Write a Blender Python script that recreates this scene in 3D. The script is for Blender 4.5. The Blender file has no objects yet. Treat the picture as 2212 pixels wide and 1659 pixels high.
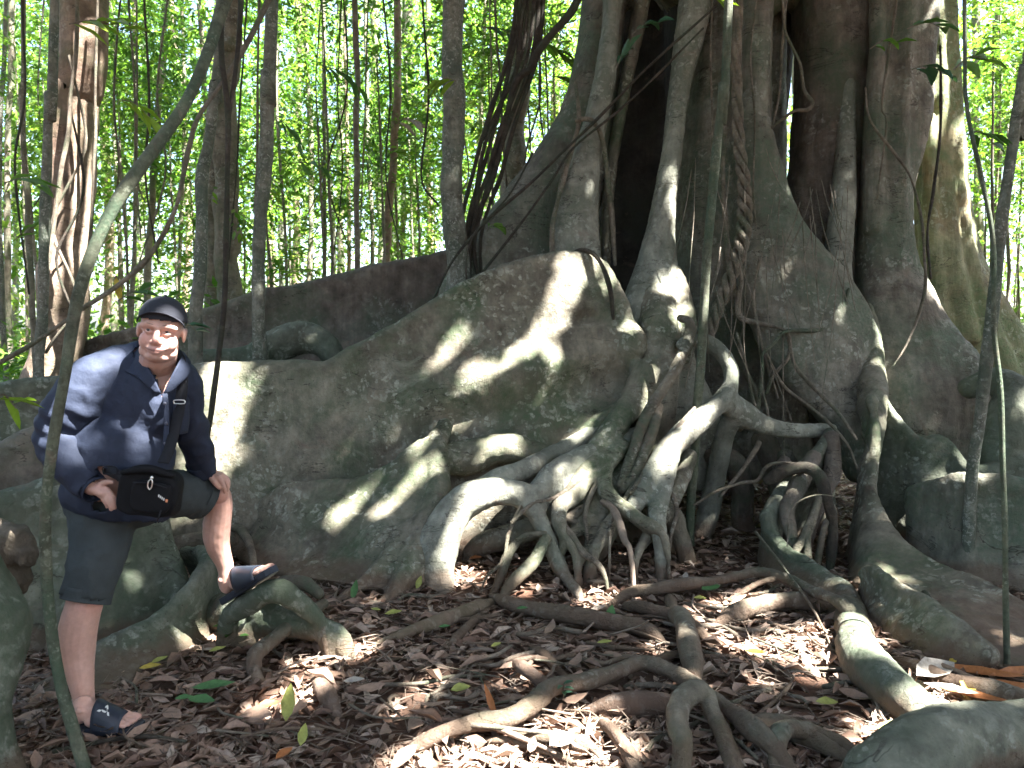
import bpy, bmesh, math, random
import numpy as np
from mathutils import Vector, Matrix

R = math.radians
rng = np.random.default_rng(11)
random.seed(5)
S = bpy.context.scene
COL = S.collection

# ------------------------------------------------------------------ camera, sky, sun, exposure
CAMZ, PITCH, FPX = 1.5, R(4.0), 1671.0
CP, SP = math.cos(PITCH), math.sin(PITCH)
cam_d = bpy.data.cameras.new('camera')
cam = bpy.data.objects.new('camera', cam_d); COL.objects.link(cam)
cam_d.sensor_width = 36.0
cam_d.lens = 36.0 * FPX / 2212.0
cam_d.clip_start = 0.05; cam_d.clip_end = 400.0
cam.location = (0, 0, CAMZ); cam.rotation_euler = (R(90) - PITCH, 0, 0)
cam_d.dof.use_dof = True; cam_d.dof.focus_distance = 4.3; cam_d.dof.aperture_fstop = 4.5
S.camera = cam

SUN = np.array([0.45, -0.25, 0.857]); SUN /= np.linalg.norm(SUN)      # direction towards the sun
world = bpy.data.worlds.new('World'); S.world = world; world.use_nodes = True
wn = world.node_tree; wn.nodes.clear()
wo = wn.nodes.new('ShaderNodeOutputWorld'); wb = wn.nodes.new('ShaderNodeBackground')
sk = wn.nodes.new('ShaderNodeTexSky'); sk.sky_type = 'NISHITA'; sk.sun_disc = False
sk.sun_elevation = math.asin(SUN[2]); sk.sun_rotation = math.atan2(SUN[0], SUN[1])
sk.air_density = 0.75; sk.dust_density = 3.0; sk.ozone_density = 0.5
wb.inputs['Strength'].default_value = 0.07
wn.links.new(sk.outputs[0], wb.inputs[0]); wn.links.new(wb.outputs[0], wo.inputs[0])
sd = bpy.data.lights.new('sun', 'SUN'); sd.energy = 5.0; sd.angle = R(0.53); sd.color = (1.0, 0.965, 0.91)
so = bpy.data.objects.new('sun', sd); COL.objects.link(so)
so.rotation_euler = Vector(SUN).to_track_quat('Z', 'Y').to_euler(); so.location = (6, -4, 14)
S.view_settings.view_transform = 'Standard'; S.view_settings.look = 'None'
S.view_settings.exposure = 4.05; S.view_settings.gamma = 1.0
S.view_settings.use_curve_mapping = False
S.render.engine = 'CYCLES'
S.cycles.use_denoising = True
S.cycles.max_bounces = 7; S.cycles.diffuse_bounces = 4; S.cycles.glossy_bounces = 2
S.cycles.transmission_bounces = 4; S.cycles.sample_clamp_indirect = 6.0
S.cycles.caustics_reflective = False; S.cycles.caustics_refractive = False

# ------------------------------------------------------------------ small maths
def P(px, py, Y):
    u = (px - 1106.0) / FPX; v = (829.5 - py) / FPX
    t = Y / (CP + v * SP)
    return np.array([u * t, Y, CAMZ + t * (v * CP - SP)])

def G(px, py, h=0.0):
    u = (px - 1106.0) / FPX; v = (829.5 - py) / FPX
    t = (h - CAMZ) / (v * CP - SP)
    return np.array([u * t, (CP + v * SP) * t, h])

def unit(a):
    a = np.asarray(a, float)
    return a / np.maximum(np.linalg.norm(a, axis=-1, keepdims=True), 1e-9)

def _h(ix, iy, iz, seed):
    h = (ix * 374761393 + iy * 668265263 + iz * 2246822519 + seed * 3266489917) & 0xffffffff
    h = ((h ^ (h >> 13)) * 1274126177) & 0xffffffff
    return ((h ^ (h >> 16)) & 0xffff) / 32767.5 - 1.0

def vnoise(p, seed=0):
    p = np.asarray(p, float); q = np.floor(p).astype(np.int64); f = p - q; f = f * f * (3 - 2 * f)
    out = 0
    for dx in (0, 1):
        for dy in (0, 1):
            for dz in (0, 1):
                w = (f[:, 0] if dx else 1 - f[:, 0]) * (f[:, 1] if dy else 1 - f[:, 1]) * (f[:, 2] if dz else 1 - f[:, 2])
                out = out + w * _h(q[:, 0] + dx, q[:, 1] + dy, q[:, 2] + dz, seed)
    return out

def fbm(p, oct=3, seed=0):
    p = np.asarray(p, float); a, s = 1.0, 0.0
    for k in range(oct):
        s = s + a * vnoise(p * 2 ** k, seed + 17 * k); a *= 0.5
    return s

def spline(rows, sub):
    """Catmull-Rom through rows of any number of columns."""
    r = np.asarray(rows, float)
    if len(r) == 2:
        t = np.linspace(0, 1, sub + 1)[:, None]; return r[0] * (1 - t) + r[1] * t
    e = np.vstack([2 * r[0] - r[1], r, 2 * r[-1] - r[-2]]); out = []
    for i in range(1, len(e) - 2):
        t = np.linspace(0, 1, sub, endpoint=False)[:, None]
        a, b, c, d = e[i - 1], e[i], e[i + 1], e[i + 2]
        out.append(0.5 * (2 * b + (c - a) * t + (2 * a - 5 * b + 4 * c - d) * t ** 2 + (3 * b - a - 3 * c + d) * t ** 3))
    return np.vstack(out + [r[-1:]])

def resample(rows, n):
    r = np.asarray(rows, float)
    d = np.r_[0, np.cumsum(np.linalg.norm(np.diff(r[:, :3], axis=0), axis=1) + 1e-9)]
    t = np.linspace(0, d[-1], n)
    return np.stack([np.interp(t, d, r[:, k]) for k in range(r.shape[1])], 1)

def ring_mesh(rings):
    """rings (n, m, 3) -> closed tube mesh with fan caps."""
    n, m, _ = rings.shape
    v = np.vstack([rings.reshape(-1, 3), rings[0].mean(0)[None], rings[-1].mean(0)[None]])
    f = []
    for i in range(n - 1):
        for j in range(m):
            k = (j + 1) % m
            f.append((i * m + j, i * m + k, (i + 1) * m + k, (i + 1) * m + j))
    for j in range(m):
        k = (j + 1) % m
        f.append((n * m, k, j)); f.append((n * m + 1, (n - 1) * m + j, (n - 1) * m + k))
    return v, f

def tube(rows, seg=10, sub=5, wob=0.0, seed=0, flat=1.0, ends=True):
    """rows: (x, y, z, r). Swept round tube, rounded off at the ends."""
    s = spline(rows, sub) if sub > 1 else np.asarray(rows, float)
    p, r = s[:, :3], np.maximum(s[:, 3], 0.0008)
    if wob:
        p = p + wob * np.stack([vnoise(p * 3 + k * 9.1, seed + k) for k in range(3)], 1) * r[:, None] * 2.0
        r = r * (1 + wob * 0.8 * vnoise(p * 6.0, seed + 7))
    if ends:
        t0, t1 = unit(p[0] - p[1]), unit(p[-1] - p[-2])
        p = np.vstack([p[0] + t0 * r[0] * .75, p[0] + t0 * r[0] * .45, p, p[-1] + t1 * r[-1] * .45, p[-1] + t1 * r[-1] * .75])
        r = np.r_[r[0] * .35, r[0] * .8, r, r[-1] * .8, r[-1] * .35]
    n = len(p); t = unit(np.gradient(p, axis=0))
    a = np.array([0, 0, 1.0]) if abs(t[0, 2]) < .9 else np.array([1.0, 0, 0])
    rings = np.zeros((n, seg, 3)); th = np.linspace(0, 2 * np.pi, seg, endpoint=False)
    nrm = unit(np.cross(t[0], a))
    for i in range(n):
        nrm = unit(nrm - t[i] * np.dot(nrm, t[i])); b = np.cross(t[i], nrm)
        rings[i] = p[i] + r[i] * (np.cos(th)[:, None] * nrm + flat * np.sin(th)[:, None] * b)
    return ring_mesh(rings)

ROOTED = [False]
def tpx(rows, seg=10, sub=5, **k):
    """rows: (px, py, Y, r): points of the photograph put at their own distance Y."""
    o = [(*P(a, b, y), r) for a, b, y, r in rows]
    if ROOTED[0]:                       # a root that comes down near the soil goes into it
        for i, j in ((-1, -2), (0, 1)):
            e, f = np.array(o[i]), np.array(o[j])
            if -.02 < e[2] < .26 and e[2] < f[2] - .03:
                d = (e - f)[:2]; d = d / max(np.linalg.norm(d), .03) * .06
                q = (e[0] + d[0], e[1] + d[1], -.06, e[3] * .85); o = o + [q] if i == -1 else [q] + o
    return tube(o, seg, sub, **k)

def tgr(rows, seg=10, sub=5, lift=0.95, **k):
    """rows: (px, py, r[, h]): roots lying on the ground plane."""
    o = []
    for w in rows:
        h = w[2] * lift + (w[3] if len(w) > 3 else 0)
        o.append((*G(w[0], w[1], max(h, 0.0)), w[2]))
    for i in (0, -1):
        if len(rows[i]) < 4: o[i] = (*o[i][:2], -.25 * o[i][3], o[i][3] * .8)
    return tube(o, seg, sub, **k)

def ellipsoid(c, rad, rot=None, nu=20, nv=12):
    th = np.linspace(0, 2 * np.pi, nu, endpoint=False); ph = np.linspace(0, np.pi, nv + 1)[1:-1]
    rings = np.stack([np.stack([np.cos(th) * math.sin(a), np.sin(th) * math.sin(a), np.full(nu, math.cos(a))], 1) for a in ph])
    v, f = ring_mesh(rings); v[-2] = (0, 0, 1); v[-1] = (0, 0, -1)
    v = v * np.asarray(rad)
    if rot is not None: v = v @ np.asarray(rot).T
    return v + np.asarray(c), f

def flute(rows, seg=22, sub=5, pw=0.8):
    """rows: (px left, px right, py, Y, ry): upright tube with flattened cross-sections."""
    o = [(*P(.5 * (a + b), c, y), np.linalg.norm(P(b, c, y) - P(a, c, y)) / 2, ry) for a, b, c, y, ry in rows]
    s = spline(o, sub); th = np.linspace(0, 2 * np.pi, seg, endpoint=False)
    cx, sx = np.cos(th), np.sin(th)
    cx = np.sign(cx) * np.abs(cx) ** pw; sx = np.sign(sx) * np.abs(sx) ** pw
    return ring_mesh(np.stack([np.stack([q[0] + q[3] * cx, q[1] + q[4] * sx, np.full(seg, q[2])], 1) for q in s]))

def plank(crest, base, thc=.09, thb=.2, nu=60, nv=22, bulge=.05, seed=0, flare=1.8, lip=.62):
    """Upright root wall between a crest line and a foot line (both (n,3) world points)."""
    c = resample(spline(crest, 6), nu); b = resample(spline(base, 6), nu)
    t = unit(np.gradient(c, axis=0) + np.gradient(b, axis=0)); t[:, 2] = 0; t = unit(t)
    nrm = np.stack([t[:, 1], -t[:, 0], np.zeros(nu)], 1)
    for _ in range(6): nrm[1:-1] = unit(nrm[:-2] + nrm[1:-1] * 2 + nrm[2:])
    s = np.linspace(0, 1, nv)
    C = np.zeros((nu, nv, 3))
    for j, q in enumerate(s):
        w = q ** flare
        C[:, j, :2] = c[:, :2] * (1 - w) + b[:, :2] * w
        C[:, j, 2] = c[:, 2] * (1 - q) + b[:, 2] * q
    flatC = C.reshape(-1, 3)
    bl = bulge * fbm(flatC * np.array([1.1, 1.1, 2.6]), 2, seed).reshape(nu, nv) * np.sin(np.pi * np.clip(s * .9 + .08, 0, 1))[None]
    th = thc + (thb - thc) * s ** 1.5
    tn = unit(np.cross(np.gradient(C, axis=0), np.gradient(C, axis=1))); tn = tn * np.sign((tn * nrm[:, None]).sum(-1, keepdims=True) + 1e-6)
    for _ in range(3): tn[1:-1] = unit(tn[:-2] + tn[1:-1] * 2 + tn[2:])
    Fv = C + tn * (bl + th[None] / 2)[..., None]
    Bv = C + tn * (bl - th[None] / 2)[..., None]
    v = np.vstack([Fv.reshape(-1, 3), Bv.reshape(-1, 3)]); o = nu * nv; f = []
    for i in range(nu - 1):
        for j in range(nv - 1):
            a = i * nv + j
            f.append((a, a + 1, a + nv + 1, a + nv)); f.append((o + a, o + a + nv, o + a + nv + 1, o + a + 1))
    for i in range(nu - 1):
        a = i * nv; f.append((a, a + nv, o + a + nv, o + a))
        a = i * nv + nv - 1; f.append((a, o + a, o + a + nv, a + nv))
    for j in range(nv - 1):
        f.append((j, o + j, o + j + 1, j + 1)); a = (nu - 1) * nv + j; f.append((a, a + 1, o + a + 1, o + a))
    out = [(v, f)]
    if lip: out.append(tube([(*q, thc * lip) for q in c], 10, 1))
    return out

def join(parts):
    vs, fs, o = [], [], 0
    for v, f in parts:
        vs.append(np.asarray(v)); fs += [tuple(i + o for i in q) for q in f]; o += len(v)
    return np.vstack(vs), fs

def mesh_of(name, v, f, smooth=True):
    me = bpy.data.meshes.new(name); me.from_pydata(np.asarray(v, float).tolist(), [], f if isinstance(f, list) else np.asarray(f).tolist())
    if smooth: me.polygons.foreach_set('use_smooth', np.ones(len(me.polygons), bool))
    me.update(); return me

def arrays(me):
    n = len(me.vertices); v = np.empty(n * 3); me.vertices.foreach_get('co', v)
    e = np.empty(len(me.edges) * 2, np.int64); me.edges.foreach_get('vertices', e)
    return v.reshape(-1, 3), e.reshape(-1, 2)

def vnormals(me):
    n = np.empty(len(me.vertices) * 3); me.vertices.foreach_get('normal', n); return n.reshape(-1, 3)

def laplace(v, e, it, lam=.6):
    n = len(v); deg = np.bincount(e[:, 0], minlength=n) + np.bincount(e[:, 1], minlength=n)
    deg = np.maximum(deg, 1)[:, None]
    for _ in range(it):
        acc = np.stack([np.bincount(e[:, 0], v[e[:, 1], k], n) + np.bincount(e[:, 1], v[e[:, 0], k], n) for k in range(3)], 1)
        v = v + lam * (acc / deg - v)
    return v

def fuse(name, parts, voxel, smooth=4, disp=None):
    """Grow several closed shapes into one continuous skin."""
    v, f = join(parts)
    me = mesh_of(name + '_raw', v, f, False); ob = bpy.data.objects.new('raw', me); COL.objects.link(ob)
    md = ob.modifiers.new('r', 'REMESH'); md.mode = 'VOXEL'; md.voxel_size = voxel; md.adaptivity = 0
    dg = bpy.context.evaluated_depsgraph_get()
    m2 = bpy.data.meshes.new_from_object(ob.evaluated_get(dg)); m2.name = name
    bpy.data.objects.remove(ob); bpy.data.meshes.remove(me)
    v, e = arrays(m2); v = laplace(v, e, smooth)
    m2.vertices.foreach_set('co', v.ravel()); m2.update()
    if disp is not None:
        v = v + vnormals(m2) * disp(v)[:, None]
        m2.vertices.foreach_set('co', v.ravel()); m2.update()
    m2.polygons.foreach_set('use_smooth', np.ones(len(m2.polygons), bool)); m2.update()
    return m2

# ------------------------------------------------------------------ scene objects
def tag(o, label=None, cat=None, group=None, kind=None):
    if label: o['label'] = label
    if cat: o['category'] = cat
    if group: o['group'] = group
    if kind: o['kind'] = kind
    return o

def empty(name, loc, label, cat, group=None):
    o = bpy.data.objects.new(name, None); COL.objects.link(o); o.location = loc
    o.empty_display_size = .2
    return tag(o, label, cat, group)

def put(name, me, mat, parent=None, keep=True):
    """Link a mesh; under a parent its vertices stay where they were modelled."""
    o = bpy.data.objects.new(name, me); COL.objects.link(o)
    if mat is not None and not me.materials: me.materials.append(mat)
    if parent is not None:
        o.parent = parent
        if keep:
            off = Vector(parent.location); q = parent.parent
            while q is not None: q = q.parent
            o.matrix_parent_inverse = Matrix.Translation(-off) if parent.type == 'EMPTY' else Matrix.Identity(4)
    return o

def shape(name, vf, mat, parent=None, smooth=True):
    return put(name, mesh_of(name, vf[0], vf[1], smooth), mat, parent)

def fast_mesh(name, v, faces):
    """faces: (n, k) array of one polygon size."""
    me = bpy.data.meshes.new(name); n, k = faces.shape
    me.vertices.add(len(v)); me.vertices.foreach_set('co', np.ascontiguousarray(v, np.float32).ravel())
    me.loops.add(n * k); me.loops.foreach_set('vertex_index', np.ascontiguousarray(faces, np.int32).ravel())
    me.polygons.add(n); me.polygons.foreach_set('loop_start', np.arange(0, n * k, k, dtype=np.int32))
    me.update(calc_edges=True); me.validate(); return me

LEAF5 = (np.array([(0, 0, 0), (.42, -.5, .0), (1, 0, 0), (.42, .5, .0), (.46, 0, -.12)], float),
         np.array([(0, 1, 4), (1, 2, 4), (2, 3, 4), (3, 0, 4)]))
LEAF9 = (np.array([(0, 0, 0), (.22, -.36, .06), (.5, -.5, .1), (.8, -.28, .06), (1, 0, 0), (.8, .28, .06), (.5, .5, .1), (.22, .36, .06), (.5, 0, -.04)], float),
         np.array([(0, 1, 8), (1, 2, 8), (2, 3, 8), (3, 4, 8), (4, 5, 8), (5, 6, 8), (6, 7, 8), (7, 0, 8)]))

def leaves_mesh(name, pos, d, nr, L, W, pat=LEAF5, curl=None, roll=None):
    """Many separate leaf blades: pos base point, d along the midrib, nr roughly the upper side."""
    n = len(pos); d = unit(d); s = unit(np.cross(nr, d)); u = np.cross(d, s)
    pv, pf = pat; a = np.repeat(pv[None], n, 0)
    al, ac, up = a[..., 0].copy(), a[..., 1].copy(), a[..., 2].copy()
    if roll is not None:   # curl across the blade
        up = up + roll[:, None] * ac ** 2 * 2.4; ac = ac * (1 - .35 * np.abs(roll[:, None]))
    zz = up * W[:, None]
    if curl is not None: zz = zz + curl[:, None] * L[:, None] * ((al - .5) ** 2 - .1)
    v = pos[:, None] + d[:, None] * (al * L[:, None])[..., None] + s[:, None] * (ac * W[:, None])[..., None] + u[:, None] * zz[..., None]
    f = (pf[None] + (np.arange(n) * len(pv))[:, None, None]).reshape(-1, 3)
    return fast_mesh(name, v.reshape(-1, 3), f)

# ------------------------------------------------------------------ materials
class MB:
    def __init__(s, name, rough=.8, spec=.3):
        s.m = bpy.data.materials.new(name); s.m.use_nodes = True; s.t = s.m.node_tree
        s.b = s.t.nodes['Principled BSDF']; s.b.inputs['Roughness'].default_value = rough
        s.b.inputs['Specular IOR Level'].default_value = spec; s.out = s.t.nodes['Material Output']
    def n(s, typ, **k):
        x = s.t.nodes.new(typ)
        for a, b in k.items():
            if a.startswith('i_'):
                x.inputs[a[2:].replace('_', ' ')].default_value = b
            else: setattr(x, a, b)
        return x
    def l(s, a, b): s.t.links.new(a, b)
    def pos(s, scale=(1, 1, 1)):
        g = s.n('ShaderNodeNewGeometry')
        m = s.n('ShaderNodeMapping'); m.inputs['Scale'].default_value = scale; s.l(g.outputs['Position'], m.inputs[0]); return m.outputs[0]
    def noise(s, vec, scale, detail=4, rough=.55, dist=0):
        x = s.n('ShaderNodeTexNoise', i_Scale=scale, i_Detail=detail, i_Roughness=rough, i_Distortion=dist); s.l(vec, x.inputs['Vector']); return x.outputs[0]
    def ramp(s, fac, stops, interp='LINEAR'):
        x = s.n('ShaderNodeValToRGB'); cr = x.color_ramp; cr.interpolation = interp
        while len(cr.elements) < len(stops): cr.elements.new(.5)
        for e, (p, c) in zip(cr.elements, stops):
            e.position = p; e.color = (*c, 1) if len(c) == 3 else c
        s.l(fac, x.inputs[0]); return x.outputs[0]
    def mix(s, fac, a, b, mode='MIX'):
        x = s.n('ShaderNodeMix', data_type='RGBA', blend_type=mode)
        for sock, val in ((x.inputs[0], fac), (x.inputs[6], a), (x.inputs[7], b)):
            if hasattr(val, 'is_output'): s.l(val, sock)
            else: sock.default_value = (*val, 1) if isinstance(val, tuple) else val
        return x.outputs[2]
    def bump(s, h, strength=.4, dist=.02, prev=None):
        x = s.n('ShaderNodeBump', i_Strength=strength, i_Distance=dist); s.l(h, x.inputs['Height'])
        if prev is not None: s.l(prev, x.inputs['Normal'])
        return x.outputs[0]
    def col(s, c):
        if hasattr(c, 'is_output'): s.l(c, s.b.inputs['Base Color'])
        else: s.b.inputs['Base Color'].default_value = (*c, 1)
    def nor(s, n): s.l(n, s.b.inputs['Normal'])

def g3(v): return (v, v, v)

def bark(name, c1, c2, lich, algae, lich_amt=.5, alg_amt=.5, soil=True, streak=1.0, bump=.5, pit=True, scale=1.0):
    m = MB(name, .78, .25)
    v = m.pos((scale, scale, scale)); vs = m.pos((7 * scale, 7 * scale, .8 * scale))
    n1 = m.noise(v, 1.1, 5, .6, .6); base = m.ramp(n1, [(.33, c1), (.66, c2)])
    n2 = m.noise(v, 9, 8, .7); base = m.mix(.75, base, m.ramp(n2, [(.25, g3(.32)), (.5, g3(1.0)), (.75, g3(1.65))]), 'MULTIPLY')
    n2b = m.noise(v, 3.3, 7, .68, .7); base = m.mix(.7, base, m.ramp(n2b, [(.3, g3(.42)), (.5, g3(1.0)), (.7, g3(1.5))]), 'MULTIPLY')
    # vertical streaks of wear
    n3 = m.noise(vs, 2.2, 4, .6); base = m.mix(.3 * streak, base, m.ramp(n3, [(.35, g3(.5)), (.62, g3(1.35))]), 'MULTIPLY')
    # green film
    a1 = m.noise(v, 1.7, 4, .6, .4); am = m.ramp(a1, [(.5 - .12 * alg_amt, g3(0)), (.68 - .12 * alg_amt, g3(1))])
    a2 = m.noise(v, 26, 4, .7); am = m.mix(1.0, am, m.ramp(a2, [(.3, g3(.35)), (.6, g3(1))]), 'MULTIPLY')
    base = m.mix(am, base, algae)
    # crusts of pale lichen with ragged edges
    w = m.n('ShaderNodeTexVoronoi', i_Scale=15.0); w.feature = 'F1'
    dn = m.n('ShaderNodeTexNoise', i_Scale=9.0, i_Detail=6.0); m.l(v, dn.inputs['Vector'])
    dv = m.mix(.28, v, dn.outputs['Color'], 'ADD'); m.l(dv, w.inputs['Vector'])
    spots = m.ramp(w.outputs['Distance'], [(.30, g3(1)), (.44, g3(0))])
    zone = m.ramp(m.noise(v, 1.9, 4, .65), [(.56 - .16 * lich_amt, g3(0)), (.66 - .16 * lich_amt, g3(1))])
    fine = m.ramp(m.noise(v, 48, 4, .75), [(.40, g3(.25)), (.58, g3(1))])
    lm = m.mix(1.0, m.mix(1.0, spots, zone, 'MULTIPLY'), fine, 'MULTIPLY')
    lc = m.mix(m.ramp(w.outputs['Color'], [(.3, g3(0)), (.7, g3(1))]), lich, tuple(x * .72 for x in lich))
    base = m.mix(m.mix(1.0, lm, g3(.8), 'MULTIPLY'), base, lc)
    w2 = m.n('ShaderNodeTexVoronoi', i_Scale=6.5); m.l(dv, w2.inputs['Vector'])
    sp2 = m.ramp(w2.outputs['Distance'], [(.26, g3(1)), (.40, g3(0))]); z2 = m.ramp(m.noise(v, 2.7, 3, .6), [(.56, g3(0)), (.62, g3(1))])
    f2 = m.ramp(m.noise(v, 30, 6, .8), [(.42, g3(.1)), (.6, g3(1))])
    base = m.mix(m.mix(1.0, m.mix(1.0, m.mix(1.0, sp2, z2, 'MULTIPLY'), f2, 'MULTIPLY'), g3(.75 * min(1, lich_amt * 1.6)), 'MULTIPLY'), base, tuple(x * .85 for x in lich))
    # fine cracks and scars
    cn = m.noise(m.pos((1.0 * scale, 1.0 * scale, 3.4 * scale)), 1.6, 5, .6, .5); ck = m.ramp(cn, [(.492, g3(0)), (.5, g3(1)), (.508, g3(0))])
    ckm = m.mix(1.0, ck, m.ramp(m.noise(v, 2.2, 2), [(.5, g3(0)), (.58, g3(.8))]), 'MULTIPLY'); base = m.mix(ckm, base, (.025, .02, .016))
    # big soft pale clouds
    cl = m.ramp(m.noise(v, 3.1, 6, .72, .8), [(.56, g3(0)), (.72, g3(.55 * lich_amt))]); base = m.mix(cl, base, lich)
    pk = m.ramp(m.noise(v, 2.6, 5, .7, 1.2), [(.6, g3(0)), (.74, g3(.5))]); base = m.mix(pk, base, (.20, .125, .10))
    if soil:
        sx = m.n('ShaderNodeSeparateXYZ'); g = m.n('ShaderNodeNewGeometry'); m.l(g.outputs['Position'], sx.inputs[0])
        ad = m.n('ShaderNodeMath', operation='MULTIPLY_ADD'); m.l(m.noise(v, 5, 5, .7), ad.inputs[0]); ad.inputs[1].default_value = -.16; m.l(sx.outputs['Z'], ad.inputs[2])
        sm = m.ramp(ad.outputs[0], [(0.0, g3(.55)), (.05, g3(0))])
        base = m.mix(sm, base, (.13, .075, .05))
    if pit:
        pv = m.n('ShaderNodeTexVoronoi', i_Scale=34.0); m.l(v, pv.inputs['Vector'])
        pm = m.ramp(pv.outputs['Distance'], [(.05, g3(1)), (.14, g3(0))]); pz = m.ramp(m.noise(v, 4, 3), [(.5, g3(0)), (.6, g3(.8))])
        base = m.mix(m.mix(1.0, pm, pz, 'MULTIPLY'), base, (.03, .025, .02))
    m.col(base)
    hb = m.noise(v, 34, 8, .72); b0 = m.bump(ckm, .5, .02); b0.node.invert = True; b1 = m.bump(hb, bump * 1.15, .025, m.bump(n2, .35, .03, b0))
    vl = m.pos((38 * scale, 38 * scale, 3.2 * scale)); b2 = m.bump(m.ramp(m.noise(vl, 1.0, 5, .65), [(.35, g3(0)), (.55, g3(1))]), .22 * streak, .012, b1)
    b3 = m.bump(spots, .12, .006, b2); b4 = m.bump(m.noise(v, 150, 4, .7), bump * .5, .006, b3)
    m.nor(b4); return m.m

def leafmat(name, stops, trans=.42, rough=.42, spec=.4):
    m = MB(name, rough, spec)
    g = m.n('ShaderNodeNewGeometry'); c = m.ramp(g.outputs['Random Per Island'], stops)
    v = m.pos(); c = m.mix(.5, c, m.ramp(m.noise(v, 30, 3), [(.3, g3(.7)), (.7, g3(1.25))]), 'MULTIPLY')
    m.col(c)
    tr = m.n('ShaderNodeBsdfTranslucent'); tc = m.mix(1.0, c, (1.5, 1.75, .7), 'MULTIPLY'); m.l(tc, tr.inputs[0])
    mx = m.n('ShaderNodeMixShader'); mx.inputs[0].default_value = trans
    m.l(m.b.outputs[0], mx.inputs[1]); m.l(tr.outputs[0], mx.inputs[2]); m.l(mx.outputs[0], m.out.inputs[0]); return m.m

def drymat(name, stops, trans=.12, rough=.6, big=0):
    m = MB(name, rough, .35)
    g = m.n('ShaderNodeNewGeometry'); c = m.ramp(g.outputs['Random Per Island'], stops)
    v = m.pos(); c = m.mix(.7, c, m.ramp(m.noise(v, 45, 5, .7), [(.25, g3(.5)), (.5, g3(1)), (.75, g3(1.4))]), 'MULTIPLY')
    m.col(c); m.nor(m.bump(m.noise(v, 90, 5, .7), .5, .006))
    tr = m.n('ShaderNodeBsdfTranslucent'); m.l(c, tr.inputs[0]); mx = m.n('ShaderNodeMixShader'); mx.inputs[0].default_value = trans
    m.l(m.b.outputs[0], mx.inputs[1]); m.l(tr.outputs[0], mx.inputs[2]); m.l(mx.outputs[0], m.out.inputs[0]); return m.m

M = {}
M['fig'] = bark('fig_bark', (.112, .098, .074), (.205, .186, .14), (.38, .385, .31), (.072, .098, .055), .7, .5)
M['fig_green'] = bark('fig_bark_mossy', (.085, .09, .066), (.15, .155, .12), (.28, .30, .25), (.070, .092, .060), .6, .7)
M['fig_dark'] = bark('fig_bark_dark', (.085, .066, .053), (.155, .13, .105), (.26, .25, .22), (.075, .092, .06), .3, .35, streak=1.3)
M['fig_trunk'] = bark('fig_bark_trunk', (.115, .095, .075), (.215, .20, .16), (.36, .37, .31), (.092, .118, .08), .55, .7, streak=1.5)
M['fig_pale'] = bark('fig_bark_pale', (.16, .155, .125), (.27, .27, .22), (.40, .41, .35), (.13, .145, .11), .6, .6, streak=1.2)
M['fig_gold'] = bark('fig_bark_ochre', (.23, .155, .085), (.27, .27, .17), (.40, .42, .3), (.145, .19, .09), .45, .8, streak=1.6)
M['root'] = bark('root_bark', (.115, .092, .07), (.20, .172, .13), (.36, .35, .29), (.085, .098, .065), .5, .25, bump=.8)
M['vine'] = bark('liana_bark', (.135, .11, .083), (.235, .20, .155), (.33, .31, .26), (.08, .10, .06), .25, .3, soil=False, scale=2.5, bump=.7)
M['vine_dark'] = bark('liana_bark_dark', (.035, .03, .024), (.07, .058, .045), (.13, .13, .1), (.05, .065, .04), .1, .2, soil=False, scale=2.5, bump=.7, pit=False)
M['pole'] = bark('sapling_bark', (.10, .105, .08), (.19, .185, .15), (.38, .39, .34), (.075, .098, .072), .8, .5, soil=False, scale=2.2)
M['pole_green'] = bark('sapling_bark_mossy', (.075, .082, .055), (.12, .13, .09), (.24, .26, .20), (.058, .088, .055), .4, .7, soil=False, scale=3)
M['trunk'] = bark('forest_bark', (.12, .10, .075), (.22, .195, .15), (.38, .37, .31), (.085, .11, .06), .6, .4, soil=False, scale=1.2)
M['trunk_red'] = bark('forest_bark_red', (.19, .125, .09), (.29, .225, .17), (.40, .36, .3), (.14, .13, .075), .35, .1, soil=False, scale=1.2)
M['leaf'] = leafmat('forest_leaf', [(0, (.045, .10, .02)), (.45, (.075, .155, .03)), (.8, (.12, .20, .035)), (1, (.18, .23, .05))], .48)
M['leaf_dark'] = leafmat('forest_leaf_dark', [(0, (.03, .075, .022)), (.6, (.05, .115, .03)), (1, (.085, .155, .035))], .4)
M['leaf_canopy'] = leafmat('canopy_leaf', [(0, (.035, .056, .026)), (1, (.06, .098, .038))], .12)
M['fig_hollow'] = bark('fig_hollow_shade', (.022, .018, .015), (.045, .037, .03), (.07, .065, .055), (.03, .034, .024), .1, .1, soil=False)  # bark colour blackened to paint in the deep shade of the hollow
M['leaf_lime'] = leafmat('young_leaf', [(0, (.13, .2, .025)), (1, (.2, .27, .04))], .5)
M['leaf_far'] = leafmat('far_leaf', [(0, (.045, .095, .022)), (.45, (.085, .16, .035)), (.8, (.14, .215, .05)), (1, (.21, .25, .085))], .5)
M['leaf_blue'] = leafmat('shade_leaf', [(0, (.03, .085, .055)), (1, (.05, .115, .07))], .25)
M['dry'] = drymat('dry_leaf', [(0, (.085, .048, .034)), (.3, (.18, .113, .080)), (.6, (.275, .188, .138)), (.85, (.36, .268, .207)), (1, (.44, .36, .29))])
M['dry_pale'] = drymat('pale_dry_leaf', [(0, (.30, .27, .23)), (1, (.42, .39, .34))])
M['dry_rust'] = drymat('rust_dry_leaf', [(0, (.30, .10, .035)), (1, (.36, .15, .05))])
M['dry_yellow'] = drymat('yellow_leaf', [(0, (.48, .38, .06)), (1, (.55, .42, .09))], .3)
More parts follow.
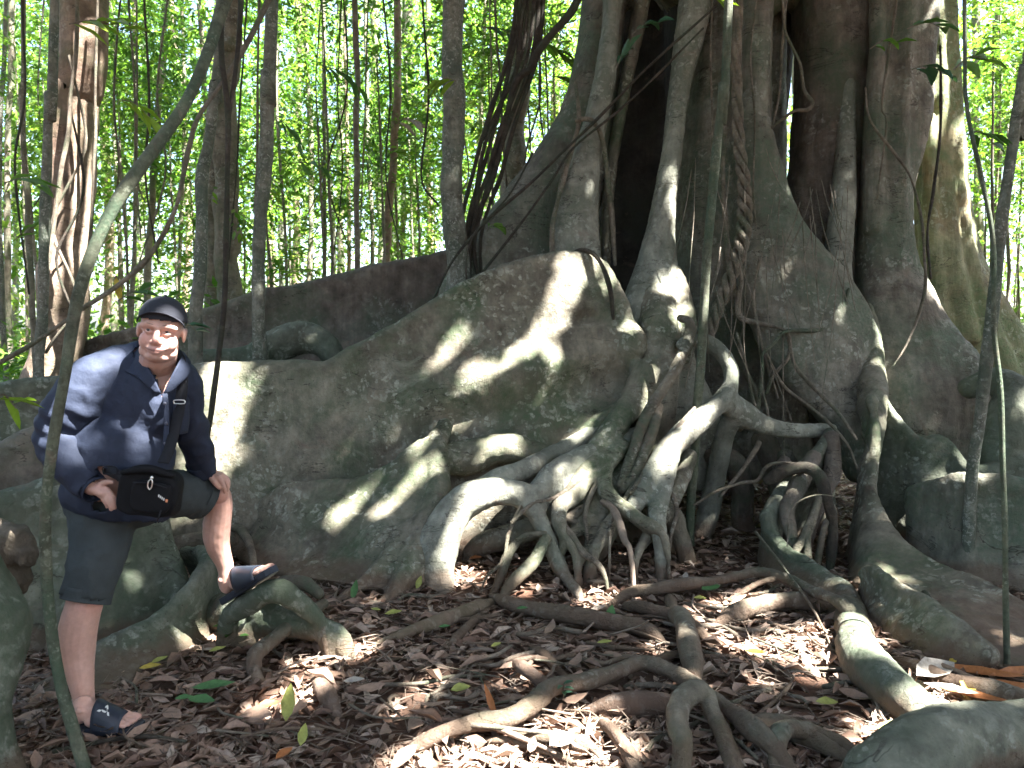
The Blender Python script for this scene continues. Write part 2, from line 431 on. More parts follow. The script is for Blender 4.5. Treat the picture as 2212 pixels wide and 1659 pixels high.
M['dry_lime'] = drymat('yellow_green_leaf', [(0, (.30, .33, .08)), (1, (.38, .4, .12))], .3)
M['dry_green'] = drymat('green_leaf', [(0, (.06, .16, .055)), (1, (.09, .20, .07))], .25)
M['twig'] = drymat('dead_twig', [(0, (.10, .075, .055)), (1, (.24, .19, .15))], 0)
# ================================================================== ground
def ground_h(x, y):
    p = np.stack([x, y, np.zeros_like(x)], 1)
    near = np.clip(1.3 - np.hypot(x, y - 4) / 16, 0, 1)
    return near * (.022 * fbm(p * 1.3, 3, 3) - .012) - .004 + (1 - near) * .25 * vnoise(p * .12, 9) * np.clip(np.hypot(x, y - 4) / 30 - .4, 0, 1)

def build_ground():
    xs = np.unique(np.r_[np.linspace(-5, 5, 150), np.linspace(-140, -5, 40), np.linspace(5, 140, 40)])
    ys = np.unique(np.r_[np.linspace(1, 9, 130), np.linspace(-120, 1, 30), np.linspace(9, 160, 60)])
    X, Y = np.meshgrid(xs, ys, indexing='ij'); v = np.stack([X.ravel(), Y.ravel(), ground_h(X.ravel(), Y.ravel())], 1)
    i = np.arange(len(xs) * len(ys)).reshape(len(xs), len(ys))
    f = np.stack([i[:-1, :-1], i[1:, :-1], i[1:, 1:], i[:-1, 1:]], -1).reshape(-1, 4)
    me = fast_mesh('ground', v, f); me.polygons.foreach_set('use_smooth', np.ones(len(f), bool))
    m = MB('forest_soil', .9, .2); q = m.pos()
    c = m.ramp(m.noise(q, 2.2, 6, .65, .5), [(.3, (.055, .034, .024)), (.5, (.10, .06, .042)), (.64, (.15, .075, .048)), (.76, (.20, .10, .062))])
    c = m.mix(.8, c, m.ramp(m.noise(q, 38, 6, .75), [(.3, g3(.45)), (.6, g3(1.25))]), 'MULTIPLY')
    m.col(c); m.nor(m.bump(m.noise(q, 60, 6, .75), .8, .02))
    o = put('ground', me, m.m); tag(o, 'red brown forest soil under the leaf litter', None, None, 'structure'); return o
ground = build_ground()

# ================================================================== the great fig
fig = empty('fig_tree', (1.9, 6.6, 0), 'giant strangler fig with fluted trunk and tall plank buttress roots', 'tree')

def disp_trunk(a=.03, b=.009, sd=1):
    def f(v):
        w = np.array([2.4, 2.4, .42])
        return a * fbm(v * w, 2, sd) + a * .42 * vnoise(v * np.array([7, 7, .55]), sd + 9) + b * fbm(v * np.array([9, 9, 4.0]), 3, sd + 5) + .0035 * vnoise(v * 42, sd + 2)
    return f
def disp_root(a=.016, b=.006, sd=3):
    return lambda v: a * fbm(v * 3.2, 2, sd) + b * fbm(v * 13, 2, sd + 4) + .002 * vnoise(v * 60, sd)
def disp_wall(a=.022, b=.007, sd=8):
    def f(v):
        return a * fbm(v * np.array([1.6, 1.6, 3.2]), 3, sd) + b * vnoise(v * np.array([13, 13, 2.6]), sd + 3) + .004 * fbm(v * 26, 2, sd + 2)
    return f

flare_left = flute([(1262, 1360, -60, 7.0, .3), (1240, 1340, 130, 6.95, .3), (1190, 1325, 270, 6.9, .3), (1110, 1310, 390, 6.8, .28),
                    (1018, 1280, 500, 6.7, .26), (955, 1260, 600, 6.6, .25), (925, 1250, 760, 6.6, .25), (900, 1240, 1010, 6.6, .25)])
col_left = flute([(1303, 1355, -60, 6.5, .2), (1298, 1338, 60, 6.48, .17), (1274, 1326, 200, 6.42, .14), (1248, 1306, 300, 6.36, .13),
                  (1221, 1297, 380, 6.3, .13), (1202, 1297, 450, 6.25, .12), (1192, 1299, 540, 6.2, .13), (1190, 1310, 640, 6.2, .15), (1190, 1320, 1000, 6.2, .15)])
col_thin = flute([(1380, 1415, -60, 6.75, .15), (1360, 1392, 60, 6.72, .13), (1335, 1362, 200, 6.7, .11), (1312, 1338, 330, 6.66, .1), (1300, 1325, 450, 6.6, .1), (1292, 1320, 620, 6.6, .12), (1290, 1330, 1000, 6.6, .12)])
col_mid = flute([(1475, 1560, -60, 6.5, .25), (1462, 1530, 60, 6.45, .18), (1446, 1490, 200, 6.4, .12), (1433, 1470, 330, 6.3, .11),
                 (1412, 1455, 440, 6.22, .11), (1386, 1458, 540, 6.1, .12), (1356, 1478, 620, 6.0, .15), (1342, 1492, 690, 5.9, .17),
                 (1352, 1500, 780, 5.85, .18), (1365, 1550, 900, 5.85, .18), (1360, 1560, 1050, 5.85, .18)])
core_mid = flute([(1490, 1670, -60, 6.95, .4), (1480, 1655, 200, 6.9, .4), (1462, 1660, 400, 6.85, .4), (1462, 1680, 600, 6.8, .4), (1470, 1720, 800, 6.8, .4), (1480, 1760, 1020, 6.8, .4)])
col_right = flute([(1590, 1668, -60, 6.55, .28), (1585, 1652, 140, 6.5, .26), (1582, 1657, 280, 6.45, .24), (1582, 1684, 370, 6.4, .22),
                   (1580, 1716, 460, 6.33, .2), (1582, 1770, 535, 6.24, .19), (1590, 1838, 610, 6.16, .18), (1615, 1892, 690, 6.06, .17),
                   (1650, 1905, 770, 5.96, .16), (1720, 1902, 850, 5.86, .16), (1800, 1908, 930, 5.78, .15), (1840, 1905, 1040, 5.7, .14)])
core_left = flute([(1290, 1500, -60, 8.0, .4), (1290, 1500, 200, 8.0, .4), (1280, 1520, 500, 7.95, .4), (1270, 1560, 980, 7.9, .4)])
col_inner = flute([(1635, 1724, -60, 7.5, .2), (1635, 1720, 60, 7.5, .2), (1635, 1706, 150, 7.5, .2), (1635, 1692, 300, 7.5, .2), (1635, 1684, 440, 7.5, .2), (1640, 1690, 1000, 7.5, .2)])
col_dark = flute([(1715, 1880, -60, 6.95, .4), (1716, 1875, 60, 6.95, .4), (1722, 1865, 150, 6.93, .38), (1708, 1856, 330, 6.9, .34), (1697, 1852, 430, 6.85, .3), (1700, 1850, 520, 6.82, .3), (1712, 1860, 640, 6.8, .3), (1720, 1880, 1000, 6.8, .3)])
col_grey = flute([(1806, 1846, 120, 6.66, .12), (1808, 1846, 230, 6.6, .1), (1806, 1846, 330, 6.52, .095), (1797, 1846, 420, 6.45, .1), (1786, 1842, 510, 6.38, .105), (1784, 1836, 590, 6.32, .11), (1800, 1850, 680, 6.28, .1)], seg=16)
col_brown = flute([(1860, 2012, -60, 6.75, .35), (1852, 2008, 150, 6.74, .35), (1850, 1995, 300, 6.7, .34), (1850, 1965, 420, 6.65, .3),
                   (1850, 1975, 540, 6.55, .27), (1852, 2020, 640, 6.4, .24), (1855, 2080, 730, 6.24, .2), (1865, 2150, 815, 6.05, .17), (1880, 2185, 900, 5.95, .15), (1890, 2200, 1020, 5.95, .15)])
col_ochre = flute([(1985, 2040, -60, 7.05, .35), (1982, 2050, 130, 7.05, .35), (1980, 2062, 280, 7.03, .33), (1978, 2084, 440, 7.0, .3),
                   (1980, 2107, 540, 6.95, .28), (1985, 2150, 620, 6.85, .26), (1990, 2194, 690, 6.8, .24), (1995, 2262, 760, 6.75, .2), (2000, 2330, 880, 6.7, .2), (2000, 2340, 960, 6.7, .2)])
rib1 = flute([(1940, 1975, -60, 6.45, .1), (1938, 1970, 150, 6.42, .1), (1930, 1962, 300, 6.4, .1), (1925, 1955, 420, 6.4, .1), (1930, 1960, 560, 6.4, .08)], 12)
rib2 = flute([(2010, 2036, -60, 6.74, .1), (2012, 2040, 150, 6.74, .1), (2016, 2046, 300, 6.74, .1), (2022, 2056, 450, 6.72, .1), (2040, 2080, 600, 6.62, .1), (2060, 2110, 740, 6.55, .1)], 12)
put('trunk', fuse('trunk', [col_right, core_mid, flute([(1500, 1700, -60, 7.4, .3), (1500, 1690, 1000, 7.4, .3)])], .03, 5, disp_trunk(.03, .01, 1)), M['fig_trunk'], fig)
put('hollow', fuse('hollow', [core_left, col_inner, flute([(1440, 1500, -60, 7.3, .3), (1440, 1500, 300, 7.3, .3), (1440, 1500, 980, 7.3, .3)])], .035, 4, disp_trunk(.03, .01, 13)), M['fig_hollow'], fig)['label'] = 'inner columns of the trunk hollow with deep shade painted into their colour'
put('flute', fuse('flute', [flare_left], .03, 5, disp_trunk(.022, .008, 2)), M['fig_trunk'], fig)['label'] = 'broad purplish brown flare on the far left of the trunk'
put('flute', fuse('flute', [col_left], .022, 4, disp_trunk(.012, .006, 4)), M['fig_pale'], fig)['label'] = 'pale green column with a cracked foot'
put('flute', fuse('flute', [col_mid], .022, 5, disp_trunk(.016, .006, 21)), M['fig_pale'], fig)['label'] = 'pale middle column that swells into the knotted roots'
put('flute', fuse('flute', [col_thin], .022, 4, disp_trunk(.012, .005, 5)), M['fig'], fig)
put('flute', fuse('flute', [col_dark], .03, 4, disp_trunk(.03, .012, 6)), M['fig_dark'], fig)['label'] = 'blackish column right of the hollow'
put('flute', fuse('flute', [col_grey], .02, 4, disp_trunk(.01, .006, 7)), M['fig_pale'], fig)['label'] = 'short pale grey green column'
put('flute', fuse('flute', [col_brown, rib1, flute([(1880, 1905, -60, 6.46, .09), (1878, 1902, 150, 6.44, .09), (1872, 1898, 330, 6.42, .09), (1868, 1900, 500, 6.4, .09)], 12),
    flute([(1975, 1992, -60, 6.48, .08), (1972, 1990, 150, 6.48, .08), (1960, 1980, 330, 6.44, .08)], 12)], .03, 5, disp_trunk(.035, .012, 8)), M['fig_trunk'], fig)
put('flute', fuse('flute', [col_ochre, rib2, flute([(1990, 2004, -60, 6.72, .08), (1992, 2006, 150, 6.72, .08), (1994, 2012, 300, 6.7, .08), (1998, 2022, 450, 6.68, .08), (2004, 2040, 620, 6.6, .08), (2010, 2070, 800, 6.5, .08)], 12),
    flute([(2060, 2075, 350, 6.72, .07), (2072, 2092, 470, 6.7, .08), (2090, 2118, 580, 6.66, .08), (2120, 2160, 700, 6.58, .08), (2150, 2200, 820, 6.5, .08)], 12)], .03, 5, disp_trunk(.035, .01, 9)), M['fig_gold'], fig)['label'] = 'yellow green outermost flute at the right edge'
ut = []
for k, (px, Y, r0) in enumerate(((1330, 7.1, .32), (1500, 7.1, .45), (1620, 6.9, .42), (1800, 7.0, .45), (1930, 6.85, .45), (2010, 7.15, .3), (1700, 7.8, .5), (1450, 7.6, .4))):
    a = P(px, -45, Y); ut.append(tube([(*a, r0), (*(a * .6 + np.array([2.3, 7.0, 6.5]) * .4), r0 * 1.05), (2.3 + (a[0] - 2.3) * .45, 7 + (a[1] - 7) * .5, 8.6, r0), (2.3 + (a[0] - 2.3) * .5, 7 + (a[1] - 7) * .5, 11.5, r0 * .9)], 14, 4))
for k in range(6):
    th = k * 1.05 + .4; ut.append(tube([(2.3, 7, 10.2, .35), (2.3 + 2 * math.cos(th), 7 + 2 * math.sin(th), 11.8, .26), (2.3 + 5.5 * math.cos(th), 7 + 5.5 * math.sin(th), 12.8, .12)], 8, 4))
put('upper_trunk', fuse('upper_trunk', ut, .07, 3, disp_trunk(.05, .02, 12)), M['fig'], fig)

def wall(name, crest_px, base, mat, thc=.09, thb=.2, bulge=.05, seed=0, extra=(), vox=.022, sm=5, disp=None, label=None, dy=-.12, **k):
    """crest_px (px, py, Y); base: list of (px, py) on the ground, or None for a foot straight below."""
    c = np.array([P(*q) for q in crest_px])
    if base is None:
        b = c.copy(); b[:, 1] += dy; b[:, 2] = -.06
    else:
        b = np.array([G(*q) for q in base]); b[:, 2] = -.035; k.setdefault('flare', 1.15)
    o = put(name, fuse(name, plank(c, b, thc, thb, seed=seed, bulge=bulge, **k) + list(extra), vox, sm, disp or disp_wall(sd=seed + 3)), mat, fig)
    if label: o['label'] = label
    return o

ROOTED[0] = True
# --- long front wall with the lower lobe and the lumps that run along its foot
A_crest = [(290, 818, 5.35), (420, 802, 5.4), (560, 800, 5.42), (640, 794, 5.42), (700, 800, 5.4), (740, 782, 5.42), (800, 748, 5.46), (870, 708, 5.5),
           (950, 652, 5.56), (1050, 602, 5.62), (1150, 568, 5.68), (1240, 554, 5.72), (1288, 566, 5.74), (1320, 612, 5.72), (1346, 680, 5.68), (1362, 738, 5.6), (1362, 800, 5.58), (1368, 880, 5.54)]
A_base = [(x, 1185 - (i > 9) * 8, 0) for i, (x, y, Y) in enumerate(A_crest)]
A_base[-6:] = [(1290, 1170, 0), (1320, 1167, 0), (1345, 1164, 0), (1365, 1160, 0), (1382, 1157, 0), (1396, 1155, 0)]
def bulgeA(v):
    # long horizontal swells: proud at mid height, hollow under it
    s = np.exp(-((v[:, 2] - (1.18 + .22 * (v[:, 0]))) / .13) ** 2) * np.clip((v[:, 0] + .9) / .6, 0, 1) * .075
    h = -np.exp(-((v[:, 2] - (.93 + .2 * v[:, 0])) / .12) ** 2) * np.clip((v[:, 0] + .9) / .6, 0, 1) * .05
    d = -np.exp(-(((v[:, 0] - .52) / .10) ** 2 + ((v[:, 2] - 1.58) / .05) ** 2)) * .07
    l = np.exp(-(((v[:, 0] + 2.05) / .16) ** 2 + ((v[:, 2] - .95) / .22) ** 2)) * .08
    return s + h + d + l + disp_wall(.022, .006, 21)(v)
lumps = tpx([(925, 965, 5.05, .07), (985, 985, 5.16, .13), (1080, 965, 5.22, .13), (1160, 985, 5.25, .11), (1230, 985, 5.3, .09), (1320, 960, 5.35, .1)], 14)
diag = tpx([(1385, 800, 5.5, .08), (1350, 870, 5.42, .1), (1280, 930, 5.36, .08), (1210, 985, 5.3, .06)], 12)
tip = tpx([(1318, 635, 5.70, .045), (1344, 698, 5.63, .045), (1364, 742, 5.55, .018)], 12)
wall('buttress', A_crest, [q[:2] for q in A_base], M['fig'], .10, .26, .05, 31, [lumps, diag, tip], .02, 6, bulgeA, 'long pale front wall mottled with lichen', nu=110, nv=34)
B_crest = [(490, 1150, 5.36), (530, 1120, 5.28), (565, 1098, 5.2), (620, 1062, 5.12), (700, 1052, 5.05), (770, 1048, 5.0), (850, 1012, 5.0), (900, 972, 5.02), (935, 958, 5.06)]
B_base = [(500, 1168), (535, 1198), (570, 1222), (620, 1242), (690, 1256), (760, 1270), (830, 1280), (890, 1275), (925, 1265)]
legL = tpx([(962, 922, 5.32, .06), (942, 965, 5.06, .075), (946, 1020, 4.92, .075), (938, 1090, 4.74, .09), (912, 1170, 4.58, .10), (880, 1245, 4.4, .10), (830, 1305, 4.16, .075), (790, 1322, 4.06, .045)], 14)
legB = tpx([(925, 1110, 4.72, .07), (860, 1200, 4.52, .07), (770, 1268, 4.3, .065), (690, 1330, 4.02, .055), (610, 1385, 3.76, .04), (560, 1420, 3.6, .025)], 12)
def bulgeB(v):
    return .03 * np.sin(v[:, 2] * 16 + v[:, 0] * 3) * np.clip(.55 - v[:, 2], 0, .4) * 2 + disp_wall(.018, .006, 25)(v)
wall('buttress', B_crest, B_base, M['fig'], .085, .2, .03, 41, [legL, legB], .018, 5, bulgeB, 'lower green lobe in front of the long wall', nu=70, nv=24)

# --- fused arches and diagonal roots between the wall and the trunk
arch = [tpx([(945, 1262, 4.44, .09), (942, 1190, 4.5, .122), (982, 1104, 4.6, .12), (1040, 1068, 4.66, .10), (1100, 1062, 4.72, .075), (1150, 1070, 4.75, .07),
             (1195, 1022, 4.88, .07), (1255, 990, 5.02, .072), (1330, 965, 5.16, .075), (1400, 935, 5.3, .08)], 14),
        tpx([(1120, 1062, 4.72, .075), (1160, 1112, 4.68, .058), (1190, 1180, 4.6, .05), (1215, 1235, 4.5, .045), (1248, 1280, 4.3, .035)], 12),
        tpx([(1185, 1030, 4.9, .06), (1215, 1060, 4.9, .06), (1250, 1040, 4.95, .05)], 10)]
arch += [tpx([(1335, 900, 5.42, .06), (1245, 958, 5.26, .07), (1150, 1005, 5.0, .07), (1060, 1045, 4.78, .07), (990, 1090, 4.64, .06)], 12),
         tpx([(1262, 1000, 5.05, .055), (1190, 1060, 4.84, .05), (1160, 1110, 4.72, .05)], 12), tpx([(1300, 1050, 5.1, .07), (1210, 1110, 5.0, .08), (1120, 1150, 5.0, .08), (1030, 1180, 5.0, .08)], 12)]
put('root', fuse('root', arch, .016, 5, disp_root(.014, .005, 3)), M['fig_pale'], fig)['label'] = 'arched root with a dark opening under it'
knot = [tpx([(1418, 650, 5.95, .17), (1428, 720, 5.72, .17), (1425, 800, 5.6, .16), (1415, 880, 5.5, .15), (1400, 960, 5.45, .14), (1380, 1040, 5.45, .12)], 16),
        tpx([(1450, 590, 6.02, .09), (1478, 650, 5.85, .07), (1490, 710, 5.7, .06), (1480, 780, 5.62, .06)], 12),
        tpx([(1400, 800, 5.5, .11), (1365, 870, 5.38, .10), (1325, 925, 5.2, .088), (1275, 998, 5.02, .078), (1243, 1062, 4.86, .066), (1207, 1098, 4.72, .052), (1213, 1150, 4.62, .04), (1240, 1190, 4.52, .03)], 14),
        tpx([(1345, 965, 5.1, .06), (1308, 1005, 4.98, .056), (1308, 1058, 4.86, .056), (1345, 1096, 4.76, .052), (1385, 1126, 4.66, .05), (1418, 1142, 4.6, .045), (1436, 1165, 4.55, .03)], 12)]
knot += [tpx([(1440, 850, 5.45, .06), (1385, 950, 5.25, .055), (1310, 1060, 5.0, .052), (1250, 1140, 4.74, .045), (1215, 1185, 4.58, .03)], 12),
         tpx([(1415, 975, 5.25, .06), (1345, 1050, 5.02, .055), (1300, 1120, 4.82, .05), (1268, 1190, 4.58, .04), (1250, 1225, 4.48, .025)], 12),
         tpx([(1490, 985, 5.2, .06), (1450, 1080, 4.95, .058), (1400, 1160, 4.7, .05), (1375, 1205, 4.52, .03)], 12), tpx([(1370, 1060, 5.1, .09), (1320, 1120, 5.0, .09), (1290, 1180, 5.0, .09)], 12),
         tpx([(1460, 1040, 5.3, .09), (1430, 1110, 5.2, .10), (1440, 1180, 5.2, .10)], 12)]
put('root', fuse('root', knot, .018, 5, disp_root(.014, .006, 5)), M['fig'], fig)['label'] = 'knotted mass of roots below the middle column'
loop = [tpx([(1470, 745, 5.5, .045), (1505, 732, 5.46, .058), (1548, 752, 5.4, .062), (1578, 795, 5.32, .066), (1574, 845, 5.26, .07), (1538, 885, 5.2, .078), (1490, 925, 5.1, .08),
             (1440, 975, 5.0, .078), (1402, 1035, 4.9, .066), (1378, 1080, 4.82, .056), (1362, 1110, 4.76, .05)], 14),
        tpx([(1560, 860, 5.26, .09), (1600, 890, 5.36, .10), (1650, 918, 5.4, .075), (1720, 930, 5.42, .06), (1800, 928, 5.46, .05)], 12),
        tpx([(1450, 985, 4.98, .06), (1432, 1060, 4.86, .06), (1418, 1120, 4.7, .055), (1425, 1160, 4.6, .05)], 12),
        tpx([(1585, 890, 5.36, .07), (1560, 960, 5.5, .07), (1545, 1040, 5.6, .075), (1530, 1110, 5.6, .08)], 12)]
put('root', fuse('root', loop, .018, 5, disp_root(.012, .004, 7)), M['fig_pale'], fig)['label'] = 'smooth grey root bent into a loop'

def rt(rows, mat='root', seg=12, sub=6, wob=.25, label=None, name='root', gr=False):
    vf = tgr(rows, seg, sub, wob=wob, seed=len(bpy.data.objects)) if gr else tpx(rows, seg, sub, wob=wob, seed=len(bpy.data.objects))
    me = mesh_of(name, *vf); v, _ = arrays(me); v = v + vnormals(me) * (.0055 * fbm(v * 9, 3, 6) + .0022 * vnoise(v * 55, 2))[:, None] * min(1, max(q[-1] if not gr else q[2] for q in rows) / .03)
    me.vertices.foreach_set('co', v.ravel()); me.update(); o = put(name, me, M[mat], fig)
    if label: o['label'] = label
    return o
rt([(1470, 690, 5.5, .03), (1490, 700, 5.42, .036), (1484, 755, 5.3, .042), (1455, 820, 5.2, .043), (1408, 890, 5.1, .04), (1372, 960, 5.02, .036), (1338, 1045, 4.92, .03)], label='brown corky root lying over the smooth ones')
rt([(1420, 880, 5.12, .03), (1400, 950, 5.02, .034), (1372, 1020, 4.94, .034), (1345, 1060, 4.9, .028)])
rt([(1395, 900, 5.2, .02), (1380, 945, 5.1, .024), (1350, 1010, 4.98, .022)], 'fig')
rt([(1400, 1050, 4.9, .05), (1420, 1090, 4.85, .06), (1460, 1120, 4.9, .07), (1470, 1160, 4.9, .06)], 'fig')
rt([(1300, 1085, 4.8, .018), (1318, 1096, 4.72, .022), (1335, 1130, 4.6, .024), (1348, 1170, 4.45, .022), (1362, 1196, 4.35, .016)], 'twig', label='bent tan rootlet standing clear of the arches')
rt([(1180, 1150, 4.6, .02), (1130, 1160, 4.6, .024), (1095, 1205, 4.5, .026), (1075, 1260, 4.38, .028), (1060, 1290, 4.28, .022)])
rt([(1180, 1165, 4.55, .03), (1150, 1215, 4.46, .036), (1110, 1250, 4.36, .034), (1090, 1275, 4.3, .028)], 'fig')
rt([(1200, 1110, 4.72, .018), (1230, 1150, 4.6, .024), (1262, 1195, 4.5, .024), (1300, 1230, 4.38, .016)], 'vine')
rt([(1290, 1090, 4.9, .03), (1240, 1115, 4.8, .034), (1195, 1140, 4.72, .03)])
rt([(1340, 1090, 4.85, .03), (1310, 1150, 4.7, .05), (1280, 1200, 4.55, .04)], 'fig')
rt([(1270, 1140, 4.75, .02), (1225, 1125, 4.72, .02), (1170, 1140, 4.62, .016)])

# --- back wall
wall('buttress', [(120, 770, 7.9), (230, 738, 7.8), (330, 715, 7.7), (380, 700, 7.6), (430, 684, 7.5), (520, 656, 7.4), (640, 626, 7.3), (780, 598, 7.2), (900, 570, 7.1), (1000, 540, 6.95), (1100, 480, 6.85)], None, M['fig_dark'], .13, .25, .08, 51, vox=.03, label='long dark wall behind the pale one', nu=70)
put('root', fuse('root', [tpx([(520, 830, 6.2, .1), (560, 775, 6.25, .13), (610, 742, 6.3, .14), (660, 728, 6.3, .13), (705, 748, 6.25, .1), (735, 800, 6.2, .09)], 14),
                          tpx([(430, 770, 6.2, .07), (480, 770, 6.2, .06), (540, 762, 6.2, .06)], 10)], .025, 4, disp_root()), M['fig_green'], fig)['label'] = 'humped root between the two long walls'

# --- right side
wall('buttress', [(1795, 935, 5.36), (1765, 978, 5.24), (1712, 1030, 5.12), (1682, 1076, 5.0), (1660, 1122, 4.9), (1672, 1162, 4.78), (1702, 1195, 4.64), (1752, 1226, 4.46), (1802, 1260, 4.3), (1834, 1304, 4.08)],
     [(1800, 1130), (1780, 1135), (1735, 1150), (1700, 1165), (1668, 1180), (1655, 1215), (1688, 1248), (1735, 1282), (1785, 1312), (1815, 1345)], M['fig_green'], .075, .12, .02, 61,
     [tube([(*P(1800, 1262, 4.32), .05), (*P(1832, 1308, 4.06), .07), (*G(1850, 1385, .085), .085), (*G(1892, 1458, .075), .088), (*G(1952, 1520, .06), .082), (*G(2022, 1562, .045), .07), (*G(2090, 1596, .01), .05)], 16, 6, wob=.2)], .016, 5, disp_wall(.012, .005, 14), 'curving green wall that runs on as a long root', nu=70)
wall('buttress', [(1884, 862, 5.34), (1891, 950, 5.22), (1884, 1045, 5.06), (1902, 1108, 4.86), (1952, 1172, 4.62), (2030, 1234, 4.34), (2110, 1262, 4.14), (2212, 1318, 3.9), (2310, 1365, 3.7), (2450, 1420, 3.5), (2620, 1480, 3.3)],
     [(1850, 1200), (1855, 1215), (1856, 1235), (1872, 1265), (1960, 1340), (2050, 1405), (2120, 1442), (2212, 1482), (2310, 1512), (2450, 1552), (2620, 1595)], M['fig'], .07, .16, .04, 71, [tpx([(1872, 660, 6.14, .06), (1882, 730, 6.02, .09), (1885, 795, 5.84, .10), (1886, 860, 5.6, .09), (1888, 950, 5.3, .07), (1882, 1050, 5.1, .06), (1900, 1110, 4.86, .05)], 14)], vox=.02, label='sweeping root wall that rises to the right column', nu=80)
wall('buttress', [(1862, 1242, 4.2), (1878, 1230, 4.12), (1898, 1240, 4.0), (1937, 1276, 3.84), (2000, 1306, 3.62), (2070, 1362, 3.4), (2140, 1420, 3.22)],
     [(1862, 1270), (1872, 1300), (1886, 1332), (1930, 1376), (1990, 1408), (2060, 1440), (2140, 1462)], M['fig'], .065, .14, .03, 81, vox=.018, label='low tongue of root lit along its crest')
wall('buttress', [(1975, 1075, 5.0), (1995, 1060, 4.9), (2030, 1050, 4.78), (2080, 1038, 4.66), (2140, 1043, 4.6), (2212, 1052, 4.5), (2330, 1060, 4.4), (2470, 1080, 4.3), (2640, 1120, 4.2)], None, M['fig_trunk'], .10, .2, .04, 91, vox=.022, label='dark block of root with a white lit top')
wall('buttress', [(1888, 850, 5.6), (1912, 872, 5.5), (1950, 922, 5.38), (1990, 957, 5.26), (2030, 944, 5.22), (2056, 970, 5.2), (2082, 1006, 5.15), (2130, 1016, 5.1), (2210, 1000, 5.1), (2330, 1010, 5.1), (2480, 1040, 5.1)], None, M['fig_green'], .08, .15, .03, 95,
     [tpx([(2090, 840, 5.6, .09), (2150, 818, 5.5, .10), (2200, 840, 5.4, .1), (2240, 900, 5.35, .12)], 12), tpx([(2190, 850, 5.4, .12), (2165, 940, 5.3, .15), (2150, 1050, 5.2, .16)], 14)], .02, label='scalloped pale green wall beside the right column')
put('root', fuse('root', [tube([(*P(1900, 1700, 2.35), .12), (*P(1990, 1632, 2.45), .125), (*P(2090, 1596, 2.55), .128), (*P(2190, 1596, 2.6), .12), (*P(2330, 1600, 2.6), .14)], 18, 6)], .015, 4, disp_root(.02, .006, 33)), M['fig_green'], fig)['label'] = 'thick green rounded root at the near right corner'
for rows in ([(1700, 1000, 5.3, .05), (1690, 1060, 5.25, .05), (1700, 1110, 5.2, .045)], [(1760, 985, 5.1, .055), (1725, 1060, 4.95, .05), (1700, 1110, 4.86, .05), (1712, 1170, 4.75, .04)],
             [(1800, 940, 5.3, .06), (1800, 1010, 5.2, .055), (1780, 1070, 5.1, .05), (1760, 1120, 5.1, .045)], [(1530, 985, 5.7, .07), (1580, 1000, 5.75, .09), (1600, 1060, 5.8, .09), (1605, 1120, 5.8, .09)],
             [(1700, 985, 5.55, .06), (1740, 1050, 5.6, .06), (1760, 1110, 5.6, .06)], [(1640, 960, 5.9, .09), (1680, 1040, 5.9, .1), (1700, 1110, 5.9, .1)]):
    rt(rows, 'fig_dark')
rt([(1660, 1040, 5.0, .03), (1700, 1020, 4.95, .042), (1745, 1012, 4.9, .045), (1775, 1035, 4.84, .04), (1790, 1085, 4.8, .034), (1800, 1140, 4.8, .03), (1795, 1200, 4.75, .026)], 'vine_dark', label='dark root knotted round the curving wall')
rt([(1790, 1080, 4.86, .02), (1800, 1110, 4.84, .024), (1780, 1140, 4.8, .02)], 'vine')
rt([(1770, 1075, 4.82, .024), (1752, 1130, 4.74, .03), (1730, 1175, 4.66, .03), (1715, 1200, 4.6, .026)])
rt([(1748, 1140, 4.7, .022), (1745, 1190, 4.62, .024), (1745, 1230, 4.56, .02)])

# --- left side, behind and beside the man
wall('buttress', [(-330, 900, 4.5), (-180, 875, 4.6), (-80, 862, 4.6), (0, 850, 4.6), (70, 838, 4.7), (140, 832, 4.8), (220, 830, 5.0), (300, 832, 5.3)], None, M['fig_green'], .12, .22, .06, 101, vox=.025, label='dark mossy wall behind the man at left')
wall('buttress', [(-60, 1040, 4.0), (10, 985, 4.1), (70, 955, 4.16), (130, 950, 4.2), (190, 985, 4.25), (240, 1050, 4.3)], None, M['fig_dark'], .14, .3, .06, 103, vox=.025, label='rounded brown root behind the leaning stem')
wall('buttress', [(-80, 1130, 3.62), (0, 1092, 3.66), (60, 1074, 3.7), (130, 1058, 3.76), (190, 1085, 3.8), (230, 1150, 3.8)], None, M['fig_green'], .13, .25, .05, 105, vox=.022, label='mossy root hump at the left edge')
wall('buttress', [(110, 930, 3.95), (200, 940, 3.98), (270, 1000, 4.0), (322, 1080, 4.02), (336, 1130, 4.0), (352, 1190, 3.94), (378, 1240, 3.86), (392, 1290, 3.78)],
     [(110, 1410), (180, 1408), (240, 1400), (285, 1392), (312, 1385), (330, 1378), (345, 1372), (362, 1366)], M['fig_green'], .09, .18, .05, 107, vox=.02, label='upright mossy wall behind the standing leg')
wall('buttress', [(15, 1530, 3.04), (120, 1474, 3.14), (230, 1404, 3.3), (335, 1348, 3.46), (408, 1276, 3.62), (448, 1222, 3.78), (436, 1192, 3.98), (400, 1196, 4.1)],
     [(8, 1566), (110, 1538), (222, 1496), (335, 1452), (420, 1404), (470, 1340), (480, 1290), (440, 1262)], M['fig_green'], .06, .12, .025, 109, vox=.016, label='low curled root like a scoop behind the feet')
put('root', fuse('root', [tube([(*P(-90, 1180, 2.72), .10), (*P(-50, 1330, 2.62), .155), (*P(-55, 1440, 2.55), .14), (*P(-75, 1540, 2.48), .125), (*P(-60, 1720, 2.42), .15)], 18, 6)], .015, 4, disp_root(.018, .006, 35)), M['fig_green'], fig)['label'] = 'smooth mossy root cut by the left edge of the photo'
